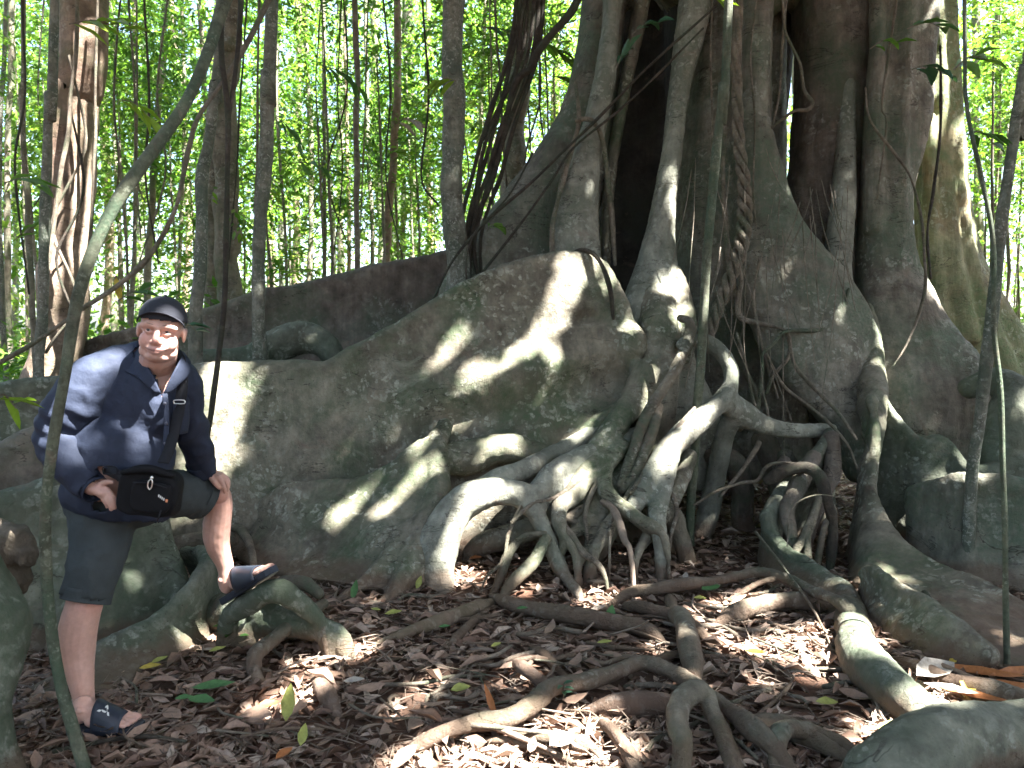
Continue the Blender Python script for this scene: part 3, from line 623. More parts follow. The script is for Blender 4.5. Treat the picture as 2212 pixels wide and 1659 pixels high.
put('burl', fuse('burl', [ellipsoid(P(20, 1180, 2.95), (.09, .08, .075)), ellipsoid(P(-30, 1160, 2.95), (.09, .08, .07)), ellipsoid(P(55, 1195, 2.93), (.05, .05, .05)), ellipsoid(P(30, 1240, 2.97), (.05, .06, .09)), ellipsoid(P(20, 1330, 3.0), (.05, .06, .12))],
                          .012, 3, lambda v: .02 * fbm(v * 11, 3, 4) + .008 * vnoise(v * 40, 2)), M['root'], fig)['label'] = 'brown knobbly burl at the left edge'
put('root', fuse('root', [tpx([(455, 1330, 3.86, .07), (510, 1325, 3.72, .10), (580, 1325, 3.62, .11), (650, 1345, 3.56, .085), (730, 1370, 3.5, .05)], 14), ellipsoid(P(530, 1375, 3.62), (.13, .10, .09)), tpx([(490, 1345, 3.5, .05), (505, 1326, 3.465, .058), (548, 1301, 3.415, .06), (592, 1274, 3.37, .055), (640, 1300, 3.42, .05), (690, 1345, 3.46, .04)], 12)], .016, 4, disp_root(.02, .008, 37)), M['fig_green'], fig)['label'] = 'dark humped root under the raised foot'
rt([(700, 1305, 3.72, .028), (640, 1345, 3.56, .032), (590, 1385, 3.42, .034), (556, 1408, 3.3, .034), (548, 1440, 3.24, .032), (560, 1478, 3.16, .024)], label='pale bent root running forward to the litter')
rt([(545, 1275, 3.6, .022), (600, 1290, 3.52, .026), (660, 1312, 3.48, .022), (690, 1330, 3.46, .016)])
rt([(610, 1260, 3.9, .03), (660, 1265, 3.86, .034), (690, 1285, 3.8, .028)], 'fig_dark')
rt([(490, 1140, 4.9, .022), (520, 1146, 4.8, .026), (540, 1180, 4.6, .026), (548, 1215, 4.5, .022)])
rt([(350, 1180, 4.75, .06), (420, 1172, 4.8, .06), (500, 1165, 4.85, .055)], 'root', label='grey dead log lying behind the knee')

# --- roots lying on the litter (pixel, pixel, radius)
GR = [
 ([(880, 1612, .018), (960, 1580, .027, .02), (1030, 1556, .031, .03), (1110, 1540, .034, .03), (1165, 1508, .035, .03), (1195, 1484, .031, .03), (1290, 1462, .031, .03), (1380, 1440, .031, .03), (1450, 1462, .033, .03), (1500, 1500, .035, .03), (1570, 1540, .034, .03), (1650, 1600, .037, .03), (1720, 1665, .036)], 'root', 'long winding root across the near litter'),
 ([(1462, 1675, .04), (1466, 1610, .042, .02), (1455, 1560, .04, .06), (1460, 1520, .038, .09), (1490, 1494, .037, .11), (1522, 1504, .034, .09), (1535, 1540, .034, .05), (1560, 1600, .036, .01), (1592, 1672, .038)], 'fig', 'stout lichened root arched over the winding root'),
 ([(1690, 1668, .036), (1690, 1615, .036, .03), (1712, 1580, .034, .05), (1760, 1584, .034, .02), (1800, 1602, .036), (1850, 1625, .034), (1900, 1655, .03)], 'fig_green', 'hooked green root near the bottom right'),
 ([(1560, 1565, .03), (1640, 1570, .04), (1720, 1585, .04), (1830, 1640, .036), (1900, 1690, .03)], 'fig_green', None),
 ([(1282, 1540, .024), (1310, 1575, .027), (1340, 1620, .029), (1378, 1672, .03)], 'root', None),
 ([(1270, 1515, .03), (1340, 1512, .042), (1420, 1508, .045), (1480, 1500, .04)], 'fig_dark', None),
 ([(1446, 1285, .036), (1466, 1340, .046), (1484, 1400, .05), (1490, 1450, .044), (1486, 1490, .036)], 'fig', 'short thick root among the right hand roots'),
 ([(1300, 1310, .02), (1350, 1290, .028), (1420, 1276, .032, .02), (1500, 1262, .033, .04), (1580, 1244, .034, .07), (1640, 1235, .034, .08), (1700, 1250, .032, .08), (1760, 1280, .03, .08), (1815, 1302, .034, .1), (1838, 1322, .04, .08)], 'root', 'raised root curving to the green wall'),
 ([(1535, 1345, .03), (1590, 1330, .044), (1660, 1315, .05), (1730, 1306, .052), (1790, 1302, .05)], 'root', 'sunlit log of root on the litter'),
 ([(1350, 1300, .026), (1400, 1318, .032), (1470, 1332, .034), (1520, 1365, .032), (1560, 1402, .026)], 'root', None),
 ([(1560, 1300, .016), (1600, 1285, .018, .02), (1640, 1262, .018, .05), (1680, 1250, .018, .08)], 'root', None),
 ([(1060, 1275, .03), (1100, 1300, .038), (1170, 1315, .04), (1250, 1330, .042), (1330, 1345, .042), (1400, 1362, .036), (1440, 1380, .02)], 'root', 'straight root ending in the middle of the litter'),
 ([(1085, 1275, .028), (1040, 1300, .036), (985, 1325, .038), (920, 1352, .036), (860, 1372, .026), (800, 1390, .014)], 'fig', None),
 ([(1060, 1290, .02), (1030, 1330, .022), (990, 1370, .02), (960, 1400, .012)], 'root', None),
 ([(1150, 1395, .016), (1190, 1420, .024), (1230, 1450, .024)], 'root', None),
 ([(1090, 1420, .02), (1130, 1450, .034), (1190, 1475, .034)], 'fig_dark', None),
 ([(1040, 1590, .014), (1100, 1600, .018), (1180, 1622, .02), (1240, 1640, .014)], 'root', None),
 ([(1110, 1580, .02), (1180, 1590, .03), (1260, 1600, .03), (1300, 1612, .02)], 'root', None),
 ([(680, 1450, .03), (700, 1490, .04), (730, 1530, .035)], 'fig_dark', 'short dark stub of root in the litter'),
 ([(560, 1420, .02), (480, 1440, .024), (420, 1452, .016)], 'fig_dark', None),
 ([(735, 1285, .012), (760, 1310, .016), (800, 1330, .012)], 'root', None),
 ([(1400, 1440, .016), (1440, 1420, .02), (1490, 1405, .014)], 'fig', None),
 ([(1920, 1410, .03), (2000, 1440, .04), (2100, 1480, .044), (2212, 1520, .045), (2300, 1545, .04)], 'root', 'tan root half buried behind the near right corner'),
]
for rows, mt, lb in GR: rt(rows, mt, 16, 12, .38, lb, gr=True)
rng_r = np.random.default_rng(3)
for k in range(46):   # thin rootlets lying in the litter
    px, py = rng_r.uniform(620, 1900), rng_r.uniform(1270, 1640); a = rng_r.uniform(0, 6.28); L = rng_r.uniform(40, 120)
    q = [(px + L * t * math.cos(a) + rng_r.uniform(-9, 9), py + .45 * L * t * math.sin(a) + rng_r.uniform(-6, 6), rng_r.uniform(.005, .011)) for t in (0, .33, .66, 1)]
    rt(q, ['root', 'twig', 'vine'][k % 3], 7, 4, .4, None, 'rootlet', True)

for q in ([(1500, 880, 5.1, .014), (1450, 940, 5.02, .018), (1400, 1010, 4.92, .016), (1362, 1065, 4.8, .012)], [(1330, 1000, 4.98, .012), (1285, 1050, 4.86, .016), (1262, 1110, 4.74, .014), (1268, 1165, 4.6, .010)],
          [(1395, 1000, 5.0, .012), (1352, 1075, 4.82, .015), (1322, 1130, 4.66, .013), (1318, 1180, 4.54, .009)], [(1255, 1035, 4.86, .012), (1200, 1075, 4.74, .015), (1150, 1090, 4.64, .012), (1105, 1130, 4.56, .010)],
          [(1440, 1040, 4.9, .012), (1462, 1100, 4.8, .014), (1448, 1160, 4.66, .011)], [(1130, 1090, 4.66, .012), (1100, 1150, 4.58, .014), (1088, 1210, 4.46, .012), (1050, 1250, 4.34, .008)]):
    rt(q, 'root', 8, 6, .35, None, 'rootlet')
for k in range(40):
    px, py = rng_r.uniform(900, 1850), rng_r.uniform(1230, 1560); a = rng_r.uniform(2.2, 3.9) if k % 2 else rng_r.uniform(-.6, .8); L = rng_r.uniform(110, 260)
    q = [(px + L * t * math.cos(a) + rng_r.normal(0, 10), py + .42 * L * t * math.sin(a) + rng_r.normal(0, 6), rng_r.uniform(.006, .012), .012 if 0 < t < 1 else 0) for t in (0, .25, .5, .75, 1)]
    rt(q, ['root', 'vine', 'fig_pale'][k % 3], 7, 4, .4, None, 'rootlet', True)
ROOTED[0] = False
# ================================================================== unseen leaf slab added overhead, gaps cut to place the sun patches
e1 = unit(np.cross(SUN, [0, 0, 1.0])); e2 = np.cross(SUN, e1)
def ab(p): p = np.asarray(p, float); return np.stack([p @ e1, p @ e2], -1)
# (px, py, Y, half width, half height) of the sunlit spots seen in the photograph
GAPS = [(1000, 1220, 4.55, .16, .12), (1010, 1100, 4.6, .12, .10), (940, 1000, 4.85, .06, .08), (1080, 975, 5.1, .12, .08),
        (1790, 1440, 3.4, .24, .16), (1690, 1395, 3.6, .17, .11), (1620, 1322, 4.0, .16, .07), (1850, 1375, 3.62, .07, .15), (1925, 1490, 3.15, .06, .06), (2000, 1525, 2.95, .10, .10), (1880, 1235, 4.4, .05, .06), (2035, 1470, 3.1, .09, .1),
        (1900, 1575, 2.8, .11, .07), (1220, 1590, 2.85, .16, .09), (1130, 1600, 2.8, .13, .07), (1480, 1495, 3.1, .05, .05), (660, 1505, 3.1, .11, .07), (590, 1535, 3.0, .12, .06),
        (1150, 735, 5.55, .32, .09), (950, 790, 5.5, .12, .05), (1220, 640, 5.65, .12, .10), (1000, 860, 5.4, .10, .10), (900, 960, 5.05, .08, .09), (1180, 805, 5.45, .06, .03),
        (1230, 950, 5.3, .09, .05), (1310, 620, 5.7, .06, .06), (1352, 725, 5.58, .05, .07), (470, 890, 5.35, .14, .22), (390, 1150, 5.35, .16, .14), (400, 990, 5.35, .1, .1),
        (165, 835, 2.86, .10, .09), (125, 905, 2.84, .08, .08), (215, 795, 2.90, .08, .05), (302, 885, 2.85, .02, .025), (160, 985, 2.86, .06, .07), (384, 726, 2.78, .055, .09), (1290, 1640, 2.6, .1, .05), (1000, 1640, 2.65, .12, .05), (860, 1530, 3.0, .08, .04), (1500, 1330, 3.9, .07, .04), (1640, 1480, 3.2, .07, .05), (600, 1330, 3.6, .07, .05), (760, 1400, 3.5, .08, .04), (1050, 1210, 4.55, .1, .08), (1380, 1260, 4.3, .1, .04), (150, 480, 7.4, .25, .5), (130, 660, 7.4, .2, .35), (165, 250, 7.4, .2, .3), (330, 860, 2.86, .03, .04), (362, 850, 2.9, .03, .04), (470, 1240, 3.4, .05, .05),
        (1440, 500, 6.15, .05, .22), (1420, 650, 5.9, .12, .10), (1450, 700, 5.7, .08, .06), (1895, 770, 5.95, .06, .14), (1890, 900, 5.75, .05, .12), (1930, 900, 5.45, .12, .09), (1885, 960, 5.2, .05, .12),
        (2090, 1038, 4.66, .18, .05), (1575, 820, 5.3, .06, .08), (1500, 915, 5.1, .12, .07), (1420, 1010, 4.95, .07, .09), (1240, 1050, 4.88, .07, .08), (1210, 1090, 4.72, .06, .06), (1345, 1090, 4.76, .06, .05), (1700, 1190, 4.64, .05, .08), (1450, 760, 5.3, .05, .08),
        (1290, 1270, 4.3, .12, .05), (1560, 1290, 4.1, .1, .05), (1890, 1250, 4.3, .07, .05), (1960, 330, 6.6, .05, .25), (2035, 440, 6.8, .05, .22), (1950, 60, 6.6, .05, .2), (2190, 930, 5.3, .08, .12),
        (700, 1215, 5.0, .16, .06), (800, 1180, 4.9, .14, .05), (850, 1120, 4.9, .08, .05), (560, 1240, 3.5, .1, .05), (1150, 1240, 4.4, .06, .06), (1680, 1075, 5.0, .04, .07), (1100, 1640, 2.6, .12, .06), (880, 1650, 2.6, .14, .05), (2145, 900, 5.0, .05, .2),
        (640, 1440, 3.4, .06, .05), (1400, 1400, 3.6, .06, .04), (1540, 1380, 3.65, .07, .04), (1740, 790, 6.0, .05, .05), (1640, 1420, 3.55, .16, .10), (1760, 1385, 3.7, .12, .07), (1870, 1600, 2.72, .13, .07), (1560, 1365, 3.75, .10, .05), (1905, 1340, 3.85, .09, .06), (1840, 1475, 3.2, .12, .08), (1290, 1290, 4.2, .14, .06), (2062, 540, 6.75, .045, .22), (1985, 430, 6.55, .04, .25), (2010, 650, 6.3, .06, .12), (2000, 180, 6.7, .06, .3), (1130, 1450, 3.3, .14, .07), (930, 1470, 3.2, .12, .06), (1130, 1640, 2.6, .2, .05), (1640, 1270, 4.2, .1, .05)]
gap_ab = ab([P(a, b, c) for a, b, c, _, _ in GAPS]); gap_r = np.array([(w, h) for *_, w, h in GAPS])
# image-vertical offset maps to e2 roughly, image-horizontal to e1
def dapple_leaves(n, lo, hi, size, respect=True, seed=1):
    g = np.random.default_rng(seed)
    A = g.uniform(lo[0], hi[0], n); B = g.uniform(lo[1], hi[1], n); H = g.uniform(7.6, 10.0, n)
    base = A[:, None] * e1 + B[:, None] * e2
    t = (H - base[:, 2]) / SUN[2]; p = base + t[:, None] * SUN
    keep = np.ones(n, bool)
    if respect:
        d = (np.stack([A, B], 1)[:, None] - gap_ab[None]) / (gap_r[None] * 1.0 + size * .17)
        jig = 1 + .25 * vnoise(np.stack([A * 4, B * 4, H * 0], 1), 5)
        keep = (np.sqrt((d ** 2).sum(-1)).min(1) * jig) > 1
    return p[keep], g
corner = ab([(x, y, z) for x in (-4.6, 4.9) for y in (1.2, 8.0) for z in (0, 5.2)])
lo, hi = corner.min(0) - .5, corner.max(0) + .5
cp_, g = dapple_leaves(int((hi - lo).prod() * 480), lo, hi, .24)
n = len(cp_); dd = unit(g.normal(size=(n, 3)) * np.array([1, 1, .35])); nn = unit(g.normal(size=(n, 3)) * .35 + SUN)
cme = leaves_mesh('crown', cp_ - dd * .12, dd, nn, g.uniform(.2, .3, n), g.uniform(.1, .15, n), LEAF5)
crown = put('crown', cme, M['leaf_canopy'], fig); crown['kind'] = 'stuff'  # added out-of-frame leaf slab that shapes the dapples, parented to the fig

# ================================================================== far forest all round, then trees one by one
def leaf_cloud(n, c, rad, L, seed, droop=.5):
    g = np.random.default_rng(seed); p = g.normal(size=(n, 3)); p = unit(p) * (g.random((n, 1)) ** .45) * rad + c
    d = unit(g.normal(size=(n, 3)) + np.array([0, 0, -droop])); nr = unit(g.normal(size=(n, 3)) + np.array([0, -.2, .9]))
    l = L * g.uniform(.6, 1.3, n); return p, d, nr, l

def far_forest():
    g = np.random.default_rng(21); ps, ls = [], []
    def sector(n, r0, r1, th0, th1, z0, z1, L, nz=.42):
        r = g.uniform(r0, r1, n); th = g.uniform(th0, th1, n); z = z0 + (z1 - z0) * g.random(n)
        p = np.stack([r * np.sin(th), r * np.cos(th), z], 1)
        k = fbm(p * np.array([nz, nz, nz * .8]), 3, 4) > g.uniform(-.45, .5, n)
        ps.append(p[k]); ls.append(L * g.uniform(.6, 1.4, k.sum()))
    sector(56000, 24, 46, -.72, .72, 0, 19, .26)
    sector(60000, 15, 34, -.72, .72, 0, 7.5, .19)
    sector(26000, 13, 26, -.72, .72, 2, 12, .17)
    sector(26000, 40, 60, -.75, .75, 0, 26, .5)
    sector(16000, 11, 34, .72, 5.56, 0, 15, .75)
    sides = len(ps)
    # unseen roof of leaves behind the camera, added to cut sky light
    n = 9000; r = 26 * np.sqrt(g.random(n)); th = g.uniform(.95, 5.33, n); p = np.stack([r * np.sin(th), r * np.cos(th) + 2, g.uniform(8.5, 15, n)], 1)
    q = ab(p); k = ~((q > lo - .4) & (q < hi + .4)).all(1); ps.append(p[k]); ls.append(g.uniform(.5, .95, k.sum()))
    n = 7000; r = g.uniform(9, 26, n); th = g.uniform(.72, 5.56, n); p = np.stack([r * np.sin(th), r * np.cos(th), g.uniform(0, 9, n)], 1)
    q = ab(p); k = ~((q > lo - .4) & (q < hi + .4)).all(1); ps.append(p[k]); ls.append(g.uniform(.5, .95, k.sum()))
    for nm, mt, a_, lb in (('far_forest', 'leaf_far', slice(0, sides - 1), 'distant sunlit rainforest leaves that read as one mass behind the trunks'), ('surrounding_forest', 'leaf_canopy', slice(sides - 1, None), 'unseen rainforest leaves around the camera added to hold back sky light')):
        p = np.vstack(ps[a_]); l = np.concatenate(ls[a_]); n = len(p)
        d = unit(g.normal(size=(n, 3)) + np.array([0, 0, -.5])); nr = unit(g.normal(size=(n, 3)) + np.array([0, -.3, .8]))
        o = put(nm, leaves_mesh(nm, p, d, nr, l, l * g.uniform(.35, .55, n), LEAF5), M[mt])
        tag(o, lb, None, None, 'stuff')
far_forest()

def undergrowth():
    g = np.random.default_rng(5); n = 52000
    y = 7.5 + 22 * g.random(n) ** 1.3; x = (g.uniform(-.78, .02, n)) * y - .2
    xr = g.uniform(.5, .75, n) * y; x = np.where(g.random(n) < .2, xr, x)
    cl = fbm(np.stack([x * .9, y * .9, 0 * x], 1), 3, 8); h = np.clip(.9 + 1.1 * cl, .1, 2.8)
    p = np.stack([x, y, g.random(n) ** 1.2 * h], 1)
    d = unit(g.normal(size=(n, 3)) * np.array([1, 1, .5]) + np.array([0, 0, .1])); nr = unit(g.normal(size=(n, 3)) * .5 + np.array([0, 0, 1]))
    l = g.uniform(.07, .19, n)
    o = put('undergrowth', leaves_mesh('undergrowth', p, d, nr, l, l * .42, LEAF5), M['leaf'])
    tag(o, 'low leafy plants covering the forest floor between the trunks', None, None, 'stuff')
undergrowth()

# crown variants, shared by the trees
def crown_mesh(seed, n=900, L=.17, rad=(1.5, 1.5, 2.2)):
    g = np.random.default_rng(seed); P_, D_, N_, L_ = [], [], [], []
    for k in range(n // 22):
        c = unit(g.normal(size=3)) * (g.random() ** .5) * np.array(rad); ax = unit(g.normal(size=3) + np.array([0, 0, -.2]))
        m = 22; t = g.random(m)[:, None]
        p = c + ax * (t - .5) * .8 + g.normal(size=(m, 3)) * .07
        side = unit(np.cross(ax, [0, 0, 1.0]) + 1e-3); sg = np.where(g.random(m) < .5, -1, 1)[:, None]
        d = unit(side * sg + ax * .6 + g.normal(size=(m, 3)) * .3 + np.array([0, 0, -.45]))
        P_.append(p); D_.append(d); N_.append(unit(g.normal(size=(m, 3)) * .4 + np.array([0, 0, 1]))); L_.append(L * g.uniform(.6, 1.25, m))
    l = np.concatenate(L_)
    return leaves_mesh('crown', np.vstack(P_), np.vstack(D_), np.vstack(N_), l, l * .36, LEAF5)
CROWNS = [crown_mesh(k, 900 + 120 * k, .15 + .02 * (k % 3)) for k in range(5)]
for i, me in enumerate(CROWNS): me.materials.append(M[('leaf', 'leaf_far', 'leaf_dark', 'leaf', 'leaf_far')[i]])

def tree(rows, mat, label, group=None, name='forest_tree', crowns=(), seg=12, wob=.22, height=12.5, twigs=0, sub=6):
    """rows: (px, py, Y, r) seen in the photograph, bottom to top; carried on upwards to HEIGHT. crowns: (px, py, Y, scale, variant)."""
    w = [(*P(a, b, y), r) for a, b, y, r in rows]
    if w[0][2] > .05 and rows[0][1] > 560: w.insert(0, (w[0][0], w[0][1], -.05, w[0][3] * 1.1))
    if height and w[-1][2] < height - 1:
        d = np.array(w[-1][:3]) - np.array(w[-2][:3]); d = d / max(d[2], .3); k = height - w[-1][2]
        w.append((w[-1][0] + d[0] * k * .6, w[-1][1] + d[1] * k * .6, height, w[-1][3] * .75))
    root = empty(name, (w[0][0], w[0][1], 0), label, 'tree', group)
    shape('trunk', tube(w, seg, sub, wob=wob, seed=len(bpy.data.objects)), M[mat], root)
    top = w[-1]
    for k, (a, b, y, sc, var) in enumerate(crowns):
        p = P(a, b, y) if a is not None else np.array(top[:3])
        o = bpy.data.objects.new('crown', CROWNS[var % 5]); COL.objects.link(o); o.parent = root
        o.location = Vector(p) - root.location; o.scale = (sc,) * 3; o.rotation_euler = (0, 0, 1.7 * k + w[0][0] * 3)
    return root

TOPC = lambda s=1.0, v=0: (None, 0, 0, s, v)
# --- trees named one by one, near to far
tree([(96, 900, 7.6, .30), (120, 780, 7.6, .235), (138, 600, 7.6, .225), (150, 400, 7.6, .22), (165, 200, 7.6, .215), (185, 0, 7.6, .21)], 'trunk_red', 'thick reddish sunlit trunk hung with vines behind the leaning stem', 'trees behind the man', crowns=[TOPC(1.6, 2)], seg=20, wob=.1)
tree([(496, 700, 9.5, .15), (490, 500, 9.5, .145), (487, 300, 9.5, .14), (494, 100, 9.5, .135), (500, 0, 9.5, .13)], 'trunk', 'brown trunk standing in shade just right of the hanging dark stem', 'trees behind the man', crowns=[TOPC(1.3, 1)], seg=16)
tree([(460, 690, 9.8, .08), (456, 500, 9.8, .08), (466, 250, 9.8, .075), (480, 0, 9.8, .07)], 'trunk', 'narrow trunk pressed against the brown shaded one', 'trees behind the man', crowns=[TOPC(1, 0)])
tree([(424, 790, 5.9, .055), (428, 700, 5.9, .052), (432, 600, 5.9, .05), (440, 400, 6.0, .045), (462, 180, 6.1, .04), (478, 0, 6.2, .036)], 'pole', 'pale mottled pole rising just right of the black cap', 'trees behind the man', crowns=[TOPC(.9, 0)])
tree([(556, 800, 5.95, .056), (558, 650, 5.95, .052), (563, 500, 5.95, .05), (572, 300, 5.95, .052), (580, 150, 5.95, .05), (588, 0, 5.95, .046)], 'pole', 'dark mottled sapling standing between the pale and the dark wall', 'trees rising from the buttress walls', crowns=[TOPC(1, 2)], seg=14)
tree([(995, 690, 6.25, .13), (988, 600, 6.25, .10), (980, 450, 6.25, .088), (978, 300, 6.25, .086), (977, 150, 6.25, .084), (975, 0, 6.25, .08)], 'pole', 'stout lichen spotted trunk before the purplish flare', 'trees rising from the buttress walls', crowns=[TOPC(1.2, 1)], seg=16, wob=.2)
tree([(1108, 500, 8.3, .13), (1113, 300, 8.3, .12), (1124, 150, 8.3, .115), (1140, 0, 8.3, .11)], 'trunk', 'brown trunk half hidden by the bundle of lianas', 'trees rising from the buttress walls', crowns=[TOPC(1.3, 2)])
tree([(770, 620, 9.0, .034), (771, 400, 9.0, .034), (772, 200, 9.0, .034), (768, 0, 9.0, .032)], 'trunk', 'straight thin pole sunlit on one side above the dark wall', 'trees rising from the buttress walls', crowns=[TOPC(.9, 0)])
tree([(835, 600, 11, .06), (842, 450, 11, .06), (856, 250, 11, .055), (858, 0, 11, .05)], 'trunk_red', 'slim reddish trunk with a stub of bent branch', 'trees rising from the buttress walls', crowns=[TOPC(1, 1)])
tree([(87, 870, 5.5, .034), (92, 700, 5.5, .033), (98, 400, 5.5, .033), (108, 200, 5.5, .031), (118, 0, 5.5, .03)], 'pole', 'thin mottled pole just left of the reddish trunk', 'trees behind the man', crowns=[TOPC(.8, 0)])
tree([(78, 790, 7, .03), (70, 600, 7, .026), (55, 420, 7, .026), (46, 200, 7, .024), (50, 0, 7, .02)], 'trunk', 'dark wavering stem at the far left', 'trees behind the man', crowns=[TOPC(.8, 2)])
tree([(318, 640, 12, .055), (330, 420, 12, .05), (345, 200, 12, .05), (358, 0, 12, .05)], 'trunk', 'dark slim trunk behind the bend of the leaning stem', 'trees behind the man', crowns=[TOPC(1.1, 1)])
tree([(1490, 1150, 5.25, .031), (1500, 980, 5.22, .031), (1512, 800, 5.2, .031), (1523, 600, 5.2, .03), (1545, 350, 5.2, .03), (1562, 180, 5.2, .03), (1576, 0, 5.2, .028)], 'pole_green', 'thin greenish sapling standing straight before the middle of the fig', 'saplings before the fig', crowns=[TOPC(.8, 0)], wob=.12)
tree([(2100, 1040, 4.55, .034), (2112, 920, 4.52, .033), (2130, 780, 4.5, .033), (2146, 650, 4.5, .032), (2162, 480, 4.5, .031), (2192, 290, 4.5, .032), (2215, 140, 4.5, .032), (2235, 0, 4.5, .03)], 'pole', 'tan sapling bright along its right edge at the right of the fig', 'saplings before the fig', crowns=[TOPC(.8, 1)], wob=.12)
tree([(2176, 1475, 3.3, .012), (2172, 1300, 3.3, .012), (2168, 1080, 3.3, .011), (2162, 850, 3.3, .011), (2146, 700, 3.3, .010), (2144, 520, 3.3, .010), (2120, 380, 3.3, .0095), (2090, 230, 3.3, .009), (2085, 60, 3.3, .008)], 'pole_green', 'very thin sapling close to the camera at the right', 'saplings before the fig', crowns=[], height=4.5, seg=10)
# --- the slender trunks crowded behind
g = np.random.default_rng(77)
back = []
for px, Y, r in [(20, 13, .05), (35, 22, .09), (160, 16, .05), (205, 12, .035), (228, 20, .1), (262, 16, .05), (285, 11, .03), (300, 24, .12), (345, 18, .06), (378, 14, .035), (398, 24, .1), (412, 13, .04),
                 (520, 14, .045), (538, 22, .12), (606, 18, .06), (622, 12, .026), (640, 24, .12), (660, 15, .05), (676, 20, .08), (700, 12, .03), (716, 17, .06), (735, 24, .12), (752, 15, .04), (792, 19, .08),
                 (806, 13, .035), (822, 25, .14), (872, 15, .055), (893, 21, .1), (912, 13, .035), (932, 18, .07), (1030, 20, .09), (1050, 14, .04), (1075, 24, .11), (1160, 16, .05), (1190, 22, .1), (1215, 14, .04),
                 (2120, 18, .09), (2150, 12, .05), (2185, 22, .12), (10, 9.5, .03), (128, 27, .14), (590, 27, .13), (1705, 20, .1), (690, 30, .16), (470, 28, .14), (855, 30, .16), (250, 30, .15)]:
    back.append((px, Y, r))
labels_back = 'one of many slender trunks crowded in the sunlit forest behind the fig'
for k, (px, Y, r) in enumerate(b_ for i_, b_ in enumerate(back) if i_ % 5 != 3):
    dx, c = g.normal(0, 14), g.normal(0, 9)
    rows = [(px, 760 if Y < 18 else 745, Y, r * 1.12), (px + c, 500, Y, r), (px + dx * .6 + c, 250, Y, r * .95), (px + dx, -30, Y, r * .9)]
    cr = [TOPC(g.uniform(1.0, 1.4), k)] if k % 4 == 0 else []
    for q in range(g.integers(1, 4)):
        cr.append((px + g.normal(0, 70), g.uniform(-60, 420), Y + g.uniform(-1, 1.5), g.uniform(.45, .9), int(g.integers(0, 5))))
    tree(rows, ('trunk', 'pole', 'trunk', 'trunk_red', 'trunk')[k % 5], labels_back, 'slender trunks crowded behind the fig', crowns=cr, seg=9, sub=4, height=13)

# --- young trees whose leaves fill the gaps between the trunks
def young(px, py, Y, sc, var, lab, n=1, grp='leafy young trees between the trunks'):
    p = P(px, py, Y); root = empty('young_tree', (p[0], p[1], 0), lab, 'tree', grp)
    shape('trunk', tube([(p[0], p[1], -.05, .022), (p[0] + .05, p[1], p[2] * .5, .02), (p[0] - .03, p[1], p[2] + .6 * sc, .01)], 7, 5, wob=.6, seed=int(px)), M['trunk'], root)
    for q in range(n):
        o = bpy.data.objects.new('crown', CROWNS[(var + q) % 5]); COL.objects.link(o); o.parent = root
        o.location = (g.normal(0, .35 * sc), g.normal(0, .3 * sc), p[2] - q * 1.1 * sc); o.scale = (sc, sc, sc * .9); o.rotation_euler = (0, 0, g.uniform(0, 6))
YL = 'leafy young tree filling a gap between the trunks'
for k in range(44):
    px = g.uniform(-60, 1240) if k < 36 else g.uniform(2090, 2330)
    Y = g.uniform(9.5, 22); py = g.uniform(-40, 620)
    young(px, py, Y, g.uniform(.55, 1.0) * (.6 + Y / 30), int(g.integers(0, 5)), YL, 1 + (k % 3 == 0))
for px, py, Y, sc in ((700, 60, 8.5, .7), (820, 180, 8.8, .55), (690, 300, 9.2, .5), (1180, 60, 8.4, .6), (1060, 170, 9.0, .6), (1200, 190, 9.3, .5), (900, 330, 10, .6), (60, 330, 8.2, .5), (250, 120, 9, .6), (2150, 120, 7.6, .7), (2180, 330, 8.2, .6), (2200, 560, 9, .6), (2130, 480, 9, .55)):
    young(px, py, Y + 1.3, sc * .9, 0, 'nearer young tree with darker leaves among the trunks', grp='darker young trees nearer the fig')

# ================================================================== lianas, vines and hanging roots
def liana(rows, label, mat='vine', name='liana', cat='vine', seg=9, sub=7, wob=.4, group=None):
    o = shape(name, tpx(rows, seg, sub, wob=wob, seed=len(bpy.data.objects)), M[mat]); return tag(o, label, cat, group)
liana([(184, 1675, 2.45, .020), (150, 1560, 2.46, .020), (128, 1480, 2.48, .020), (108, 1360, 2.5, .019), (96, 1220, 2.5, .019), (96, 1090, 2.5, .019), (112, 960, 2.5, .019), (136, 820, 2.52, .019), (160, 680, 2.55, .020),
       (196, 560, 2.6, .021), (250, 445, 2.68, .021), (330, 325, 2.8, .022), (400, 225, 2.9, .023), (448, 120, 3.0, .024), (480, 20, 3.1, .025), (505, -80, 3.2, .026)], 'thick leaning greenish stem that crosses in front of the man', 'pole_green', 'leaning_stem', 'vine', 14, 8, .22)
liana([(-30, 800, 4.4, .013), (60, 745, 4.4, .014), (160, 680, 4.35, .0145), (260, 612, 4.3, .0145), (330, 545, 4.3, .0145), (385, 440, 4.3, .014), (410, 320, 4.35, .0135), (430, 250, 4.4, .0135), (500, 150, 4.5, .015), (560, 40, 4.6, .016), (590, -30, 4.6, .016)], 'thin bent branch rising to the right behind the leaning stem', 'vine')
liana([(442, 1160, 4.6, .011), (440, 1000, 4.5, .014), (455, 880, 4.4, .016), (472, 780, 4.4, .015), (484, 650, 4.4, .014), (490, 450, 4.4, .014), (490, 250, 4.4, .015), (478, 110, 4.4, .016), (474, -40, 4.4, .016)], 'dark hanging stem dangling past the man to the ground', 'vine_dark')
liana([(490, 255, 4.42, .012), (505, 180, 4.42, .013), (515, 90, 4.45, .013), (520, -30, 4.5, .014)], 'short dark fork joining the hanging dark stem', 'vine_dark')
